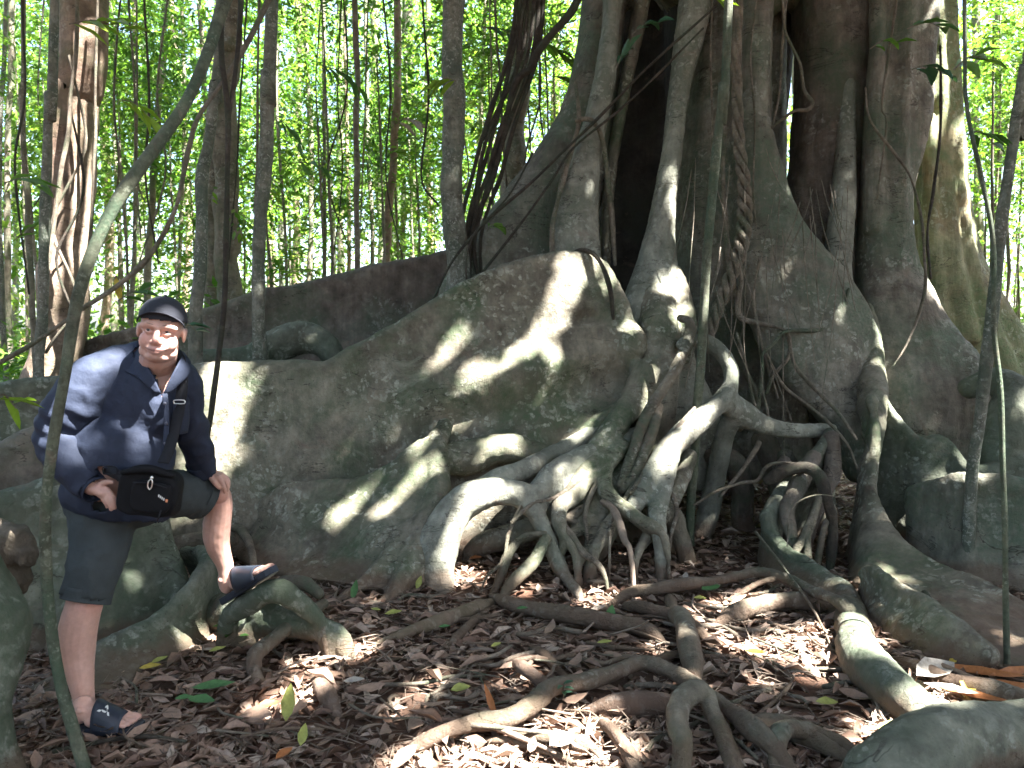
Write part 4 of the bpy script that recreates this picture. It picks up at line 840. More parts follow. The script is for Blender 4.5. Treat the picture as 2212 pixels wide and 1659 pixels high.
for k, (a, b, c) in enumerate([(1126, 1040, 1005), (1140, 1062, 1012), (1150, 1075, 1022), (1108, 1048, 1018), (1160, 1090, 1040), (1118, 1070, 1030), (1098, 1030, 990)]):
    liana([(a + 20, -40, 6.5, .018), (a, 120, 6.5, .018), (b + 22, 270, 6.48, .019), (b - 8, 380, 6.46, .018), (c + 8, 470, 6.42, .017), (c - 4, 540, 6.4, .014), (c - 20 + 6 * k, 640, 6.3, .010)],
          'one of the dark lianas bundled beside the purplish flare', 'vine_dark', group='lianas bundled beside the flare')
liana([(1262, -40, 6.3, .03), (1235, 20, 6.3, .032), (1190, 68, 6.3, .032), (1162, 105, 6.32, .034), (1148, 140, 6.35, .03), (1118, 170, 6.4, .026), (1102, 240, 6.42, .022)], 'thick dark liana curving down from the top middle', 'vine_dark')
liana([(1545, 15, 5.9, .009), (1460, 90, 5.95, .010), (1380, 165, 6.0, .011), (1290, 255, 6.1, .012), (1180, 365, 6.15, .012), (1060, 470, 6.1, .012), (980, 560, 6.05, .010), (935, 650, 5.9, .008)], 'long thin diagonal vine from the trunk to the left wall', 'vine_dark')
liana([(1520, 60, 5.95, .008), (1430, 150, 6.0, .009), (1340, 235, 6.05, .010), (1240, 320, 6.1, .010), (1185, 400, 6.1, .010), (1120, 490, 6.05, .010), (1040, 590, 5.95, .009), (1000, 660, 5.8, .008)], 'second diagonal vine running below the first', 'vine_dark')
liana([(1010, 640, 5.8, .006), (1008, 560, 5.85, .007), (1030, 500, 5.95, .007), (1100, 420, 6.1, .007), (1150, 330, 6.2, .007)], 'thin vine that hangs across the stout spotted trunk', 'vine_dark')
liana([(1244, 262, 6.2, .018), (1258, 258, 6.14, .022), (1282, 264, 6.13, .024), (1302, 300, 6.2, .024), (1314, 370, 6.25, .024), (1320, 440, 6.25, .023), (1324, 500, 6.2, .02), (1330, 570, 6.15, .018)], 'brown liana hooked over the pale green column', 'vine')
liana([(1244, 180, 6.4, .016), (1250, 260, 6.22, .02), (1232, 330, 6.2, .024), (1212, 400, 6.16, .022), (1198, 470, 6.1, .02), (1190, 560, 6.05, .018)], 'flat brown liana clinging along the left of the pale column', 'vine')
liana([(1228, 552, 5.85, .012), (1256, 541, 5.72, .017), (1285, 550, 5.66, .019), (1306, 580, 5.62, .019), (1320, 630, 5.6, .017), (1325, 690, 5.6, .012)], 'dark liana arching over the top end of the pale wall', 'vine_dark')
# twisted pair and neighbours on the middle of the trunk
def twist(path, r, turns, off, ph, label):
    s = spline([(*P(a, b, y), o) for a, b, y, o in path], 10); p = s[:, :3]; t = np.linspace(0, 1, len(p)); a = ph + t * turns * 2 * np.pi
    q = p + np.stack([np.cos(a), np.sin(a), 0 * a], 1) * (off * s[:, 3])[:, None]
    o = shape('liana', tube([(*x, r) for x in q], 9, 1, wob=.15), M['vine']); tag(o, label, 'vine', 'twisted lianas on the trunk')
TW = [(1592, -40, 6.15, .6), (1590, 150, 6.15, .6), (1596, 300, 6.1, .8), (1606, 400, 6.05, 1), (1610, 470, 6.0, 1.2), (1600, 540, 5.95, 1.1), (1575, 610, 5.9, 1), (1545, 680, 5.85, .8), (1525, 760, 5.8, .6)]
for k in range(3): twist(TW, .024, 6.5, .034, k * 2.09, ('rope like liana strand twisted with two others on the trunk', 'second strand wound into the twisted rope of lianas', 'third strand wound into the twisted rope of lianas')[k])
HANG = [
 ([(1570, 200, 6.2, .018), (1560, 330, 6.2, .02), (1566, 470, 6.15, .02), (1572, 560, 6.1, .02), (1590, 640, 6.0, .018)], 'straight brown liana left of the twisted rope', 'vine'),
 ([(1590, 560, 6.05, .022), (1600, 610, 5.98, .022), (1592, 650, 5.92, .021), (1600, 685, 5.88, .02), (1650, 700, 5.85, .019), (1690, 712, 5.82, .018), (1705, 740, 5.8, .017), (1700, 775, 5.78, .016), (1670, 810, 5.75, .015), (1655, 850, 5.72, .013)], 'tan liana with a long sideways loop below the rope', 'vine'),
 ([(1640, 560, 6.0, .01), (1628, 640, 5.95, .011), (1640, 720, 5.9, .011), (1660, 800, 5.8, .011), (1680, 860, 5.72, .010)], 'thin root hanging right of the sideways loop', 'vine'),
 ([(1834, 625, 5.95, .013), (1815, 690, 5.9, .013), (1770, 712, 5.84, .013), (1700, 716, 5.76, .013), (1672, 742, 5.72, .013), (1650, 765, 5.7, .014), (1648, 800, 5.68, .014), (1640, 860, 5.66, .012)], 'greenish root swinging from the pale short column', 'pole_green'),
 ([(1688, -40, 6.2, .012), (1694, 60, 6.2, .012), (1710, 100, 6.2, .012), (1728, 140, 6.2, .012), (1734, 195, 6.18, .013), (1752, 222, 6.16, .014), (1742, 238, 6.15, .013), (1715, 240, 6.15, .012), (1690, 258, 6.2, .012), (1668, 276, 6.25, .012)], 'pale root hooked across the dark hollow', 'vine'),
 ([(1700, -40, 6.35, .011), (1690, 100, 6.35, .011), (1684, 200, 6.35, .010), (1668, 280, 6.35, .008)], 'root hanging straight down inside the hollow', 'vine'),
 ([(1540, -40, 6.3, .007), (1536, 120, 6.3, .008), (1540, 300, 6.25, .008), (1530, 460, 6.2, .008)], 'hair thin root beside the greenish sapling', 'vine'),
 ([(1640, -40, 6.2, .007), (1622, 120, 6.2, .007), (1630, 260, 6.2, .007), (1628, 420, 6.15, .007), (1640, 540, 6.1, .006)], 'hair thin root right of the twisted rope', 'vine'),
 ([(1940, -20, 6.2, .009), (1920, 120, 6.2, .009), (1906, 230, 6.2, .009), (1915, 270, 6.2, .008), (1895, 430, 6.18, .007)], 'thin root down the brown outer column', 'vine'),
 ([(1870, 190, 6.2, .008), (1880, 260, 6.2, .010), (1930, 330, 6.18, .011), (1965, 380, 6.15, .010), (1990, 470, 6.1, .010), (1998, 560, 6.05, .012), (2000, 620, 6.0, .012), (1985, 680, 5.95, .010), (1960, 740, 5.88, .008), (1930, 790, 5.8, .006)], 'long winding root down the outer columns', 'vine'),
 ([(2030, 100, 6.35, .010), (2032, 250, 6.35, .011), (2020, 400, 6.3, .011), (2004, 500, 6.25, .011), (2010, 600, 6.1, .010)], 'dark root along the yellow green flute', 'vine_dark'),
 ([(1590, 720, 5.8, .012), (1610, 790, 5.7, .013), (1622, 850, 5.65, .013), (1640, 905, 5.5, .012)], 'root dropping beside the hollow under the rope', 'vine'),
 ([(1655, 765, 5.68, .010), (1690, 830, 5.6, .013), (1740, 870, 5.5, .013), (1790, 910, 5.36, .012), (1830, 960, 5.2, .010), (1850, 1010, 5.1, .008)], 'thin root slanting down to the right over the hollow', 'vine'),
 ([(1710, 760, 5.7, .014), (1725, 800, 5.62, .016), (1770, 850, 5.5, .016), (1810, 890, 5.4, .014), (1850, 950, 5.24, .010)], 'brown root slanting beside the thin one', 'vine'),
 ([(1500, 1090, 5.1, .009), (1545, 1062, 5.1, .010), (1600, 1045, 5.1, .010), (1635, 1040, 5.08, .011), (1655, 1010, 5.06, .011), (1690, 1000, 5.04, .010), (1740, 1004, 5.0, .009)], 'pale crooked root crossing the dark hollow low down', 'vine'),
 ([(1555, 1072, 5.12, .010), (1600, 1020, 5.16, .012), (1630, 975, 5.2, .016), (1640, 955, 5.22, .018)], 'knotted root rising to the horizontal one', 'vine'),
 ([(1690, 700, 5.85, .006), (1690, 800, 5.7, .006), (1692, 900, 5.5, .005), (1696, 1000, 5.3, .005)], 'thread like root hanging plumb over the hollow', 'vine'),
 ([(1700, 1180, 4.4, .004), (1710, 1100, 4.5, .004), (1760, 1070, 4.6, .004), (1820, 1075, 4.7, .003)], 'fine arching rootlet before the green wall', 'vine'),
 ([(1640, 830, 5.7, .012), (1655, 870, 5.62, .013), (1662, 920, 5.52, .012)], 'short root among the tangle over the hollow', 'vine'),
 ([(1610, 800, 5.9, .022), (1640, 870, 5.75, .02), (1600, 930, 5.6, .014)], 'brown root at the back of the tangle', 'vine'),
]
for rows, lb, mt in HANG: liana(rows, lb, mt, 'hanging_root', 'root', group='roots hanging on the trunk')
gh = np.random.default_rng(9)
for k in range(44):
    px = gh.uniform(1480, 1840); py = gh.uniform(300, 640); L = gh.uniform(90, 320); Y = 6.0 - .0006 * py + .15 * gh.random()
    Y = min(Y, 6.2) - (.25 if py > 500 else 0)
    dx = gh.normal(0, 45)
    liana([(px, py, Y, .0034), (px + dx * .3, py + L * .4, Y - .06, .0034), (px + dx, py + L, Y - .16, .0026)], 'hair fine rootlet hanging down the face of the trunk', 'vine', 'rootlet', 'root', 5, 5, .6, 'hair fine rootlets on the trunk')
# vines on the reddish tree
for k, rows in enumerate(([(88, 820, 7.2, .02), (100, 640, 7.25, .022), (125, 420, 7.25, .02), (160, 180, 7.3, .018), (170, -20, 7.3, .016)], [(150, 760, 7.3, .014), (190, 560, 7.3, .016), (205, 300, 7.3, .014), (210, 0, 7.3, .012)],
                          [(100, 760, 7.25, .014), (165, 640, 7.25, .016), (112, 480, 7.25, .014), (185, 320, 7.3, .014), (150, 120, 7.3, .012)], [(170, 700, 7.3, .012), (120, 560, 7.25, .014), (180, 420, 7.25, .012), (150, 230, 7.3, .012)])):
    liana(rows, ('vine climbing the left side of the reddish trunk', 'vine hanging off the right side of the reddish trunk', 'vine winding across the reddish trunk', 'second vine winding across the reddish trunk')[k], ('vine', 'vine', 'vine', 'vine_dark')[k], group='vines on the reddish trunk')
gv = np.random.default_rng(31)
for k in range(22):
    px = gv.uniform(0, 1180); Y = gv.uniform(6.5, 11); dx = gv.normal(0, 60)
    py1 = gv.uniform(430, 640); liana([(px, -40, Y, .011), (px + dx * .4, 200, Y, .011), (px + dx * .3 + gv.normal(0, 20), 380, Y, .010), (px + dx, py1, Y, .008)], 'thin vine hanging among the forest trunks', ('vine', 'vine_dark')[k % 2], seg=6, group='thin vines among the forest trunks')
# ================================================================== the man
man = empty('person', tuple(G(230, 1570)), 'man in a black cap and dark blue shirt resting one foot on a root', 'person')

def project(v):
    t = (v[:, 1] * CP - (v[:, 2] - CAMZ) * SP)
    return np.stack([1106 + FPX * v[:, 0] / t, 829.5 - FPX * (v[:, 1] * SP + (v[:, 2] - CAMZ) * CP) / t], 1)
def E(px, py, Y, rad, rot=None): return ellipsoid(P(px, py, Y), rad, rot)

hc = P(349, 712, 2.87); yaw, roll = R(15), R(8)
hf = unit(np.array([math.sin(yaw), -math.cos(yaw), -.05])); hu0 = np.array([math.sin(roll), 0, math.cos(roll)])
hr = unit(np.cross(hu0, hf)); hr = -hr if hr[0] < 0 else hr; hu = unit(np.cross(hr, -hf)); hu = hu if hu[2] > 0 else -hu
HM = np.stack([hr, hf, hu], 1)                       # columns: right, forward, up
def H(x, y, z): return hc + HM @ np.array([x, y, z])
def HE(x, y, z, rad): return ellipsoid(H(x, y, z), rad, HM, 18, 12)
def HT(rows, seg=8, sub=4): return tube([(*H(a, b, c), r) for a, b, c, r in rows], seg, sub)

head = [HE(0, -.012, .028, (.075, .095, .092)), HE(0, .018, -.045, (.064, .066, .068)), HE(0, .056, -.088, (.030, .028, .026)),
        HE(-.037, .044, -.042, (.029, .030, .036)), HE(.037, .044, -.042, (.029, .030, .036)),
        HE(-.042, .022, -.080, (.024, .034, .028)), HE(.042, .022, -.080, (.024, .034, .028)),
        HE(0, .060, -.060, (.032, .030, .030)),
        HT([(-.056, .062, .012, .011), (-.03, .078, .020, .013), (0, .078, .012, .012), (.03, .078, .020, .013), (.056, .062, .012, .011)]),
        HT([(0, .078, .008, .010), (0, .092, -.014, .0100), (0, .103, -.034, .0115), (0, .090, -.044, .0095)]),
        HE(-.0125, .090, -.042, (.010, .011, .009)), HE(.0125, .090, -.042, (.010, .011, .009)),
        HT([(-.033, .070, -.0635, .0045), (-.012, .089, -.0665, .0068), (.012, .089, -.0665, .0068), (.034, .070, -.0620, .0045)]),
        HT([(-.026, .075, -.073, .005), (0, .089, -.078, .0080), (.026, .075, -.072, .005)]),
        HT([(-.046, .066, -.004, .0055), (-.031, .0745, -.011, .006), (-.017, .0735, -.008, .0055)]), HT([(.046, .066, -.004, .0055), (.031, .0745, -.011, .006), (.017, .0735, -.008, .0055)]),
        HT([(-.046, .068, .005, .005), (-.031, .0775, .0080, .0058), (-.017, .074, .006, .005)]), HT([(.046, .068, .005, .005), (.031, .0775, .0080, .0058), (.017, .074, .006, .005)]),
        HE(-.078, -.012, -.012, (.008, .018, .029)), HE(.078, -.012, -.012, (.008, .018, .029)),
        HE(-.083, -.018, .0, (.005, .012, .018)), HE(.083, -.018, .0, (.005, .012, .018)),
        HE(0, .03, -.098, (.048, .045, .022))]
nb = P(333, 800, 3.0)
neck = [tube([(*H(0, -.015, -.03), .060), (*H(0, -.012, -.085), .063), (*(.5 * H(0, -.02, -.1) + .5 * nb), .066), (*nb, .078)], 16, 4)]
torso_c = [E(312, 868, 2.99, (.165, .11, .17)), E(268, 985, 2.98, (.18, .145, .18)), E(240, 1060, 3.02, (.15, .12, .12)), E(345, 830, 2.965, (.07, .07, .09)),
           tpx([(222, 805, 2.98, .055), (275, 785, 3.02, .055), (330, 785, 3.03, .06), (382, 808, 3.02, .05)], 12)]
arm_r = [tpx([(232, 803, 2.95, .06), (180, 852, 2.91, .06), (142, 908, 2.91, .055), (128, 942, 2.90, .048), (149, 988, 2.86, .046), (180, 1034, 2.835, .036), (203, 1054, 2.83, .031)], 14)]
arm_l = [tpx([(385, 805, 3.0, .05), (398, 840, 3.03, .048), (406, 884, 3.08, .046), (420, 951, 3.18, .045), (434, 1010, 3.28, .036), (447, 1020, 3.305, .031)], 14)]
leg_r = [tpx([(232, 1095, 3.02, .10), (215, 1170, 2.98, .09), (195, 1262, 2.92, .074), (182, 1305, 2.90, .066), (168, 1362, 2.90, .069), (167, 1410, 2.90, .064), (174, 1462, 2.88, .048), (181, 1508, 2.87, .038), (182, 1536, 2.86, .037)], 18),
         E(188, 1296, 2.885, (.045, .04, .045)), E(166, 1384, 2.93, (.05, .05, .10))]
leg_l = [tpx([(290, 1080, 3.06, .10), (370, 1068, 3.18, .082), (440, 1066, 3.31, .064), (466, 1066, 3.36, .056), (474, 1090, 3.37, .056), (468, 1140, 3.40, .060), (470, 1176, 3.42, .053), (485, 1218, 3.45, .038), (492, 1250, 3.46, .036)], 18),
         E(472, 1062, 3.325, (.045, .045, .05))]
def foot_frame(heel, toe, tilt=0):
    d = unit(toe - heel); s = unit(np.cross(d, [0, 0, 1.0])); s = s if s[1] < 0 else -s; u = unit(np.cross(s, d)); u = u if u[2] > 0 else -u
    return heel, d, s, u, np.linalg.norm(toe - heel)
FR = foot_frame(G(158, 1566, .028), G(306, 1566, .028)); hL, tL = P(488, 1290, 3.47), P(590, 1226, 3.36); FL = foot_frame(hL, tL)
def fp(F, a, b, c): o, d, s, u, L = F; return o + d * (a * L) + s * b + u * c
def foot(F, ankle):
    o = [tube([(*ankle, .037), (*fp(F, .16, 0, .07), .040), (*fp(F, .10, 0, .035), .034)], 14, 4),
         tube([(*fp(F, .13, 0, .055), .038), (*fp(F, .34, 0, .046), .038), (*fp(F, .55, 0, .028), .031), (*fp(F, .72, -.004, .020), .022)], 14, 4, flat=1.0),
         tube([(*fp(F, .30, .018, .028), .026), (*fp(F, .62, .026, .022), .024), (*fp(F, .74, .022, .018), .018)], 12, 4),
         tube([(*fp(F, .30, -.018, .028), .026), (*fp(F, .62, -.026, .024), .025), (*fp(F, .76, -.024, .02), .02)], 12, 4),
         ellipsoid(fp(F, .17, .036, .075), (.012, .012, .014)), ellipsoid(fp(F, .17, -.036, .078), (.012, .012, .014))]
    for b, a, r in ((-.033, .90, .0135), (-.012, .90, .0105), (.005, .88, .0098), (.021, .855, .0092), (.036, .82, .0088)):
        o.append(tube([(*fp(F, .68, b * .85, .020), r), (*fp(F, a - .08, b, .020), r * .95), (*fp(F, a, b, .013), r)], 10, 3))
    return o
def hand(wrist, palm, fingers, w=.017):
    o = [tube([(*wrist, .029), (*palm[0], .030), (*palm[1], .026)], 12, 3, flat=.75)]
    for f in fingers:
        k = P(*f[0][:3]); o.append(tube([(*(.35 * wrist + .65 * palm[0]), w), (*k, w * .82)], 10, 3))
        r0 = f[0][3]; n = len(f)
        o.append(tube([(*P(*q[:3]), r0 * (1 - .10 * i)) for i, q in enumerate(f)], 10, 4))
    return o
hand_r = hand(P(203, 1054, 2.83), (P(215, 1058, 2.815), P(227, 1064, 2.805)),
    [[(232, 1060, 2.80, .0105), (241, 1068, 2.79), (247, 1078, 2.795), (250, 1084, 2.80)], [(231, 1066, 2.798, .0108), (240, 1079, 2.787), (246, 1090, 2.79), (248, 1098, 2.796)],
     [(226, 1070, 2.80, .0104), (233, 1083, 2.788), (238, 1093, 2.79), (240, 1101, 2.796)], [(220, 1071, 2.805, .0092), (226, 1082, 2.797), (230, 1090, 2.80), (231, 1096, 2.805)],
     [(214, 1050, 2.81, .0125), (226, 1043, 2.80), (236, 1041, 2.79), (243, 1042, 2.79)]])
hand_l = hand(P(447, 1020, 3.305), (P(458, 1024, 3.30), P(470, 1029, 3.295)),
    [[(473, 1033, 3.27, .0105), (481, 1043, 3.262), (485, 1056, 3.268), (486, 1065, 3.275)], [(478, 1029, 3.29, .0105), (487, 1037, 3.285), (491, 1050, 3.29), (491, 1060, 3.295)],
     [(479, 1026, 3.32, .0102), (489, 1033, 3.32), (494, 1045, 3.325), (494, 1054, 3.33)], [(478, 1025, 3.35, .009), (488, 1030, 3.355), (494, 1038, 3.36), (495, 1046, 3.365)],
     [(456, 1032, 3.27, .0125), (463, 1042, 3.255), (470, 1050, 3.255), (475, 1055, 3.26)]])
skin = MB('skin', .5, .35)
at = skin.n('ShaderNodeAttribute', attribute_name='tint'); v_ = skin.pos()
skin.col(skin.mix(.5, at.outputs['Color'], skin.ramp(skin.noise(v_, 60, 5, .7), [(.3, g3(.8)), (.7, g3(1.15))]), 'MULTIPLY'))
skin.nor(skin.bump(skin.noise(v_, 260, 3), .12, .003)); skin.b.inputs['Subsurface Weight'].default_value = .12; skin.b.inputs['Subsurface Radius'].default_value = (.012, .004, .002); skin.b.inputs['Subsurface Scale'].default_value = .6
me = fuse('person', head + neck + torso_c + arm_r + arm_l + leg_r + leg_l + foot(FR, P(182, 1530, 2.86)) + foot(FL, P(492, 1245, 3.46)) + hand_r + hand_l, .0032, 3,
          lambda v: .0010 * vnoise(v * 45, 3))
bv, _ = arrays(me); q = (bv - hc) @ HM; x, y, z = q.T
tint = np.tile(np.array([.52, .315, .255]), (len(bv), 1)); tint *= (1 + .10 * fbm(bv * 14, 2, 6))[:, None]
def dab(mask, c): tint[:] = tint * (1 - mask[:, None]) + np.array(c) * mask[:, None]
inh = (np.abs(x) < .12) & (y > -.14) & (z > -.13) & (z < .14)
def gau(cx, cy, cz, sx, sy, sz): return np.exp(-(((x - cx) / sx) ** 2 + ((y - cy) / sy) ** 2 + ((z - cz) / sz) ** 2)) * inh
dab(.45 * (gau(-.045, .06, -.04, .03, .04, .03) + gau(.045, .06, -.04, .03, .04, .03)), (.60, .28, .23)); dab(.5 * gau(0, .1, -.035, .02, .03, .02), (.60, .28, .23))
dab(.75 * gau(0, .09, -.0715, .026, .03, .009), (.42, .17, .15)); dab(.95 * np.exp(-((z + .0722 - 5.5 * x ** 2) / .0026) ** 2) * (np.abs(x) < .036) * (y > .055) * inh, (.10, .04, .035))
hair = np.clip((np.abs(x) - .052) / .012, 0, 1) * np.clip((.045 - y) / .02, 0, 1) * np.clip((z - .002) / .012, 0, 1) * inh; dab(.7 * hair, (.27, .23, .21))
beard = np.clip((-.045 - z) / .02, 0, 1) * np.clip((y + .02) / .02, 0, 1) * inh; dab(.22 * beard, (.33, .25, .23))
for s in (-1, 1): dab(.5 * gau(s * .031, .075, -.002, .02, .03, .012), (.36, .20, .17))
kp = project(bv); dab(.35 * np.exp(-(((kp[:, 0] - 472) / 20) ** 2 + ((kp[:, 1] - 1080) / 22) ** 2)), (.58, .25, .20)); dab(.35 * np.exp(-(((kp[:, 0] - 195) / 30) ** 2 + ((kp[:, 1] - 1312) / 16) ** 2)), (.58, .25, .20))
ca = me.color_attributes.new('tint', 'FLOAT_COLOR', 'POINT'); ca.data.foreach_set('color', np.c_[np.clip(tint, 0, 1), np.ones(len(tint))].ravel())
body = put('body', me, skin.m, man)

def plain(name, c, rough=.7, spec=.3, weave=0, metal=0, var=.3):
    m = MB(name, rough, spec); v = m.pos()
    k = m.mix(var, c, m.mix(1.0, c, m.ramp(m.noise(v, 14, 5, .65), [(.3, g3(.6)), (.7, g3(1.4))]), 'MULTIPLY')); m.col(k); m.b.inputs['Metallic'].default_value = metal
    if weave:
        m.nor(m.bump(m.noise(v, weave, 3, .6), .35, .002, m.bump(m.noise(v, 26, 4, .6), .35, .012)))
    return m.m
mats = dict(shirt=plain('shirt_cloth', (.021, .028, .050), .75, .25, 500), shorts=plain('shorts_cloth', (.040, .048, .050), .8, .2, 420), cap=plain('cap_cloth', (.030, .032, .042), .8, .2, 600),
            bag=plain('bag_nylon', (.0065, .007, .0085), .75, .15, 500), rubber=plain('sandal_rubber', (.018, .024, .038), .5, .4, 0), white=plain('white_print', (.62, .63, .62), .5), metal=plain('zip_metal', (.7, .7, .7), .3, .5, 0, 1.0),
            eyew=plain('eye_white', (.42, .36, .33), .2, .5), iris=plain('iris', (.035, .035, .04), .15, .5), brow=plain('eyebrow', (.26, .17, .14), .9), button=plain('button', (.05, .055, .08), .35, .5), strap=plain('strap_web', (.014, .015, .019), .75, .2, 700), orange=plain('tag_orange', (.6, .24, .12), .6))

for s in (-1, 1):
    e = shape('eye', HE(s * .031, .0645, -.0005, (.0132, .0125, .0125)), mats['eyew'], body)
    e2_ = shape('iris', ellipsoid(H(s * .031 - .001, .0735, .0), (.0068, .0042, .0064), HM, 12, 8), mats['iris'], e)
    shape('eyebrow', HT([(s * .050, .070, .017, .0018), (s * .034, .0872, .0235, .0026), (s * .016, .088, .020, .0024)], 6, 4), mats['brow'], body)

def cut(me, test):
    bm = bmesh.new(); bm.from_mesh(me); bm.normal_update(); c = np.array([f.calc_center_median() for f in bm.faces]); n = np.array([f.normal for f in bm.faces])
    k = test(c, n); bm.faces.ensure_lookup_table(); bmesh.ops.delete(bm, geom=[bm.faces[i] for i in np.nonzero(k)[0]], context='FACES'); bm.to_mesh(me); bm.free(); return me
def shell(o, t): m = o.modifiers.new('cloth', 'SOLIDIFY'); m.thickness = t; m.offset = -1; return o
def folds(a, f=(8, 8, 5), sd=0):
    def g_(v):
        w = v + .05 * np.stack([vnoise(v * 5 + k * 7, sd + k) for k in range(3)], 1)
        r = 1 - 2 * np.abs(vnoise(w * np.array(f), sd)); r2 = 1 - 2 * np.abs(vnoise(w * np.array(f)[[1, 2, 0]] * 1.7 + 5, sd + 3))
        return a * r + a * .55 * r2 + a * .3 * vnoise(v * 40, sd + 8)
    return g_
# shirt
sleeve_r = [tpx([(250, 790, 2.97, .07), (222, 806, 2.93, .082), (180, 852, 2.91, .094), (142, 905, 2.91, .095), (127, 942, 2.90, .083), (148, 988, 2.86, .074), (178, 1032, 2.835, .057), (196, 1050, 2.825, .049), (214, 1064, 2.815, .047)], 18)]
sleeve_l = [tpx([(372, 790, 3.0, .055), (396, 830, 3.02, .062), (404, 884, 3.07, .063), (420, 951, 3.17, .062), (435, 1005, 3.27, .052), (452, 1040, 3.33, .05)], 16)]
trunk_s = [E(312, 866, 2.99, (.178, .128, .185)), E(264, 985, 2.97, (.198, .165, .19)), E(240, 1062, 3.0, (.178, .145, .125)), E(300, 850, 3.06, (.16, .11, .14)), E(345, 832, 2.965, (.075, .078, .095)),
           tpx([(225, 800, 2.98, .072), (275, 782, 3.02, .066), (330, 780, 3.04, .07), (382, 800, 3.02, .062)], 14), E(318, 1090, 2.99, (.10, .10, .09))]
sm = fuse('shirt', trunk_s, .0095, 4, folds(.011, (7, 7, 4), 3))
cuff_r, ax_r = P(204, 1056, 2.83), unit(P(214, 1064, 2.82) - P(180, 1034, 2.865)); cuff_l, ax_l = P(438, 1018, 3.29), unit(P(447, 1030, 3.31) - P(430, 990, 3.25))
tri = np.array([(318, 752), (392, 768), (350, 858)], float)
def intri(p, t):
    s = [(t[(i + 1) % 3, 0] - t[i, 0]) * (p[:, 1] - t[i, 1]) - (t[(i + 1) % 3, 1] - t[i, 1]) * (p[:, 0] - t[i, 0]) for i in range(3)]
    return ((s[0] > 0) & (s[1] > 0) & (s[2] > 0)) | ((s[0] < 0) & (s[1] < 0) & (s[2] < 0))
def shirt_cut(c, n):
    p = project(c); nk = np.linalg.norm(c - (nb + np.array([0, 0, .03])), axis=1) < .085
    a = ((c - cuff_r) @ ax_r > 0) & (np.linalg.norm(c - cuff_r, axis=1) < .10); b = ((c - cuff_l) @ ax_l > 0) & (np.linalg.norm(c - cuff_l, axis=1) < .11)
    return (intri(p, tri) & (c[:, 1] < 3.02)) | nk | a | b | ((p[:, 1] > 1128) & (n[:, 2] < -.3))
cut(sm, shirt_cut); shirt = shell(put('shirt', sm, mats['shirt'], man), .003)
def sleeve_folds(sd):
    f0 = folds(.008, (9, 9, 7), sd)
    def h(v):
        k = np.exp(-((project(v)[:, 1] - (925 if sd == 5 else 930)) / 55) ** 2)
        return f0(v) + .0055 * k * np.sin(v[:, 2] * 80 + 60 * v[:, 0] * (1 if sd == 5 else -1) + 3.5 * vnoise(v * 7, sd))
    return h
for nm, prt, sd in (('r', sleeve_r, 5), ('l', sleeve_l, 9)):
    q_ = fuse('sleeve', prt, .0085, 3, sleeve_folds(sd)); cut(q_, shirt_cut); shell(put('sleeve', q_, mats['shirt'], shirt), .003)

def sheet(name, pts, mat, parent, t=.004, sub=4, disp=0, inward=None):
    """pts: grid rows of (px, py, Y) -> smooth little cloth panel with thickness."""
    g_ = np.array([[P(*q) for q in r] for r in pts]); g_ = np.stack([spline(r, sub) for r in g_]); g_ = np.stack([spline(g_[:, j], sub) for j in range(g_.shape[1])], 1)
    nu, nv, _ = g_.shape; i = np.arange(nu * nv).reshape(nu, nv); f = np.stack([i[:-1, :-1], i[1:, :-1], i[1:, 1:], i[:-1, 1:]], -1).reshape(-1, 4)
    o = put(name, mesh_of(name, g_.reshape(-1, 3), f), mat, parent); m = o.modifiers.new('t', 'SOLIDIFY'); m.thickness = t; m.offset = 0; return o
sheet('collar', [[(300, 752, 2.98), (312, 776, 2.88), (332, 815, 2.845), (349, 852, 2.845)], [(285, 765, 2.96), (288, 790, 2.90), (312, 826, 2.85), (336, 848, 2.842)], [(268, 780, 2.94), (266, 801, 2.895), (296, 812, 2.865), (322, 832, 2.85)]], mats['shirt'], shirt)['label'] = 'collar wing on the shaded side of the face'
sheet('collar', [[(396, 764, 2.98), (384, 786, 2.88), (366, 820, 2.85), (352, 852, 2.845)], [(402, 770, 2.96), (398, 796, 2.90), (380, 826, 2.86), (362, 850, 2.848)], [(408, 780, 2.95), (410, 806, 2.91), (392, 826, 2.875), (374, 842, 2.856)]], mats['shirt'], shirt)
sheet('placket', [[(350, 850, 2.842), (354, 900, 2.835), (352, 950, 2.815), (346, 985, 2.81)], [(362, 850, 2.845), (366, 900, 2.84), (365, 950, 2.825), (360, 985, 2.82)]], mats['shirt'], shirt)
sheet('pocket', [[(376, 872, 2.862), (374, 905, 2.86), (372, 940, 2.85)], [(392, 870, 2.885), (392, 905, 2.885), (390, 938, 2.88)], [(406, 868, 2.92), (408, 905, 2.93), (404, 934, 2.93)]], mats['shirt'], shirt, .008)
for a, b, y in ((356, 872, 2.832), (359, 915, 2.826), (357, 958, 2.812)): shape('button', ellipsoid(P(a, b, y), (.0065, .004, .0065)), mats['button'], shirt)
def band(name, c, ax, r, w, mat, parent):
    return shape(name, tube([(*(c - ax * w), r * 1.02), (*(c - ax * w * .5), r), (*c, r * .98)], 18, 1, ends=False), mat, parent)
def ring_band(name, rows, mat, parent, t=.003, fl=1.0):
    v, f = tube(rows, 28, 3, ends=False, flat=fl); n = len(v); f = [q for q in f if len(q) == 4]
    me = mesh_of(name, v[:-2], f); w, _ = arrays(me); w = w + vnormals(me) * (.0016 * fbm(w * 18, 2, 3))[:, None]; me.vertices.foreach_set('co', w.ravel()); me.update()
    return shell(put(name, me, mat, parent), t)
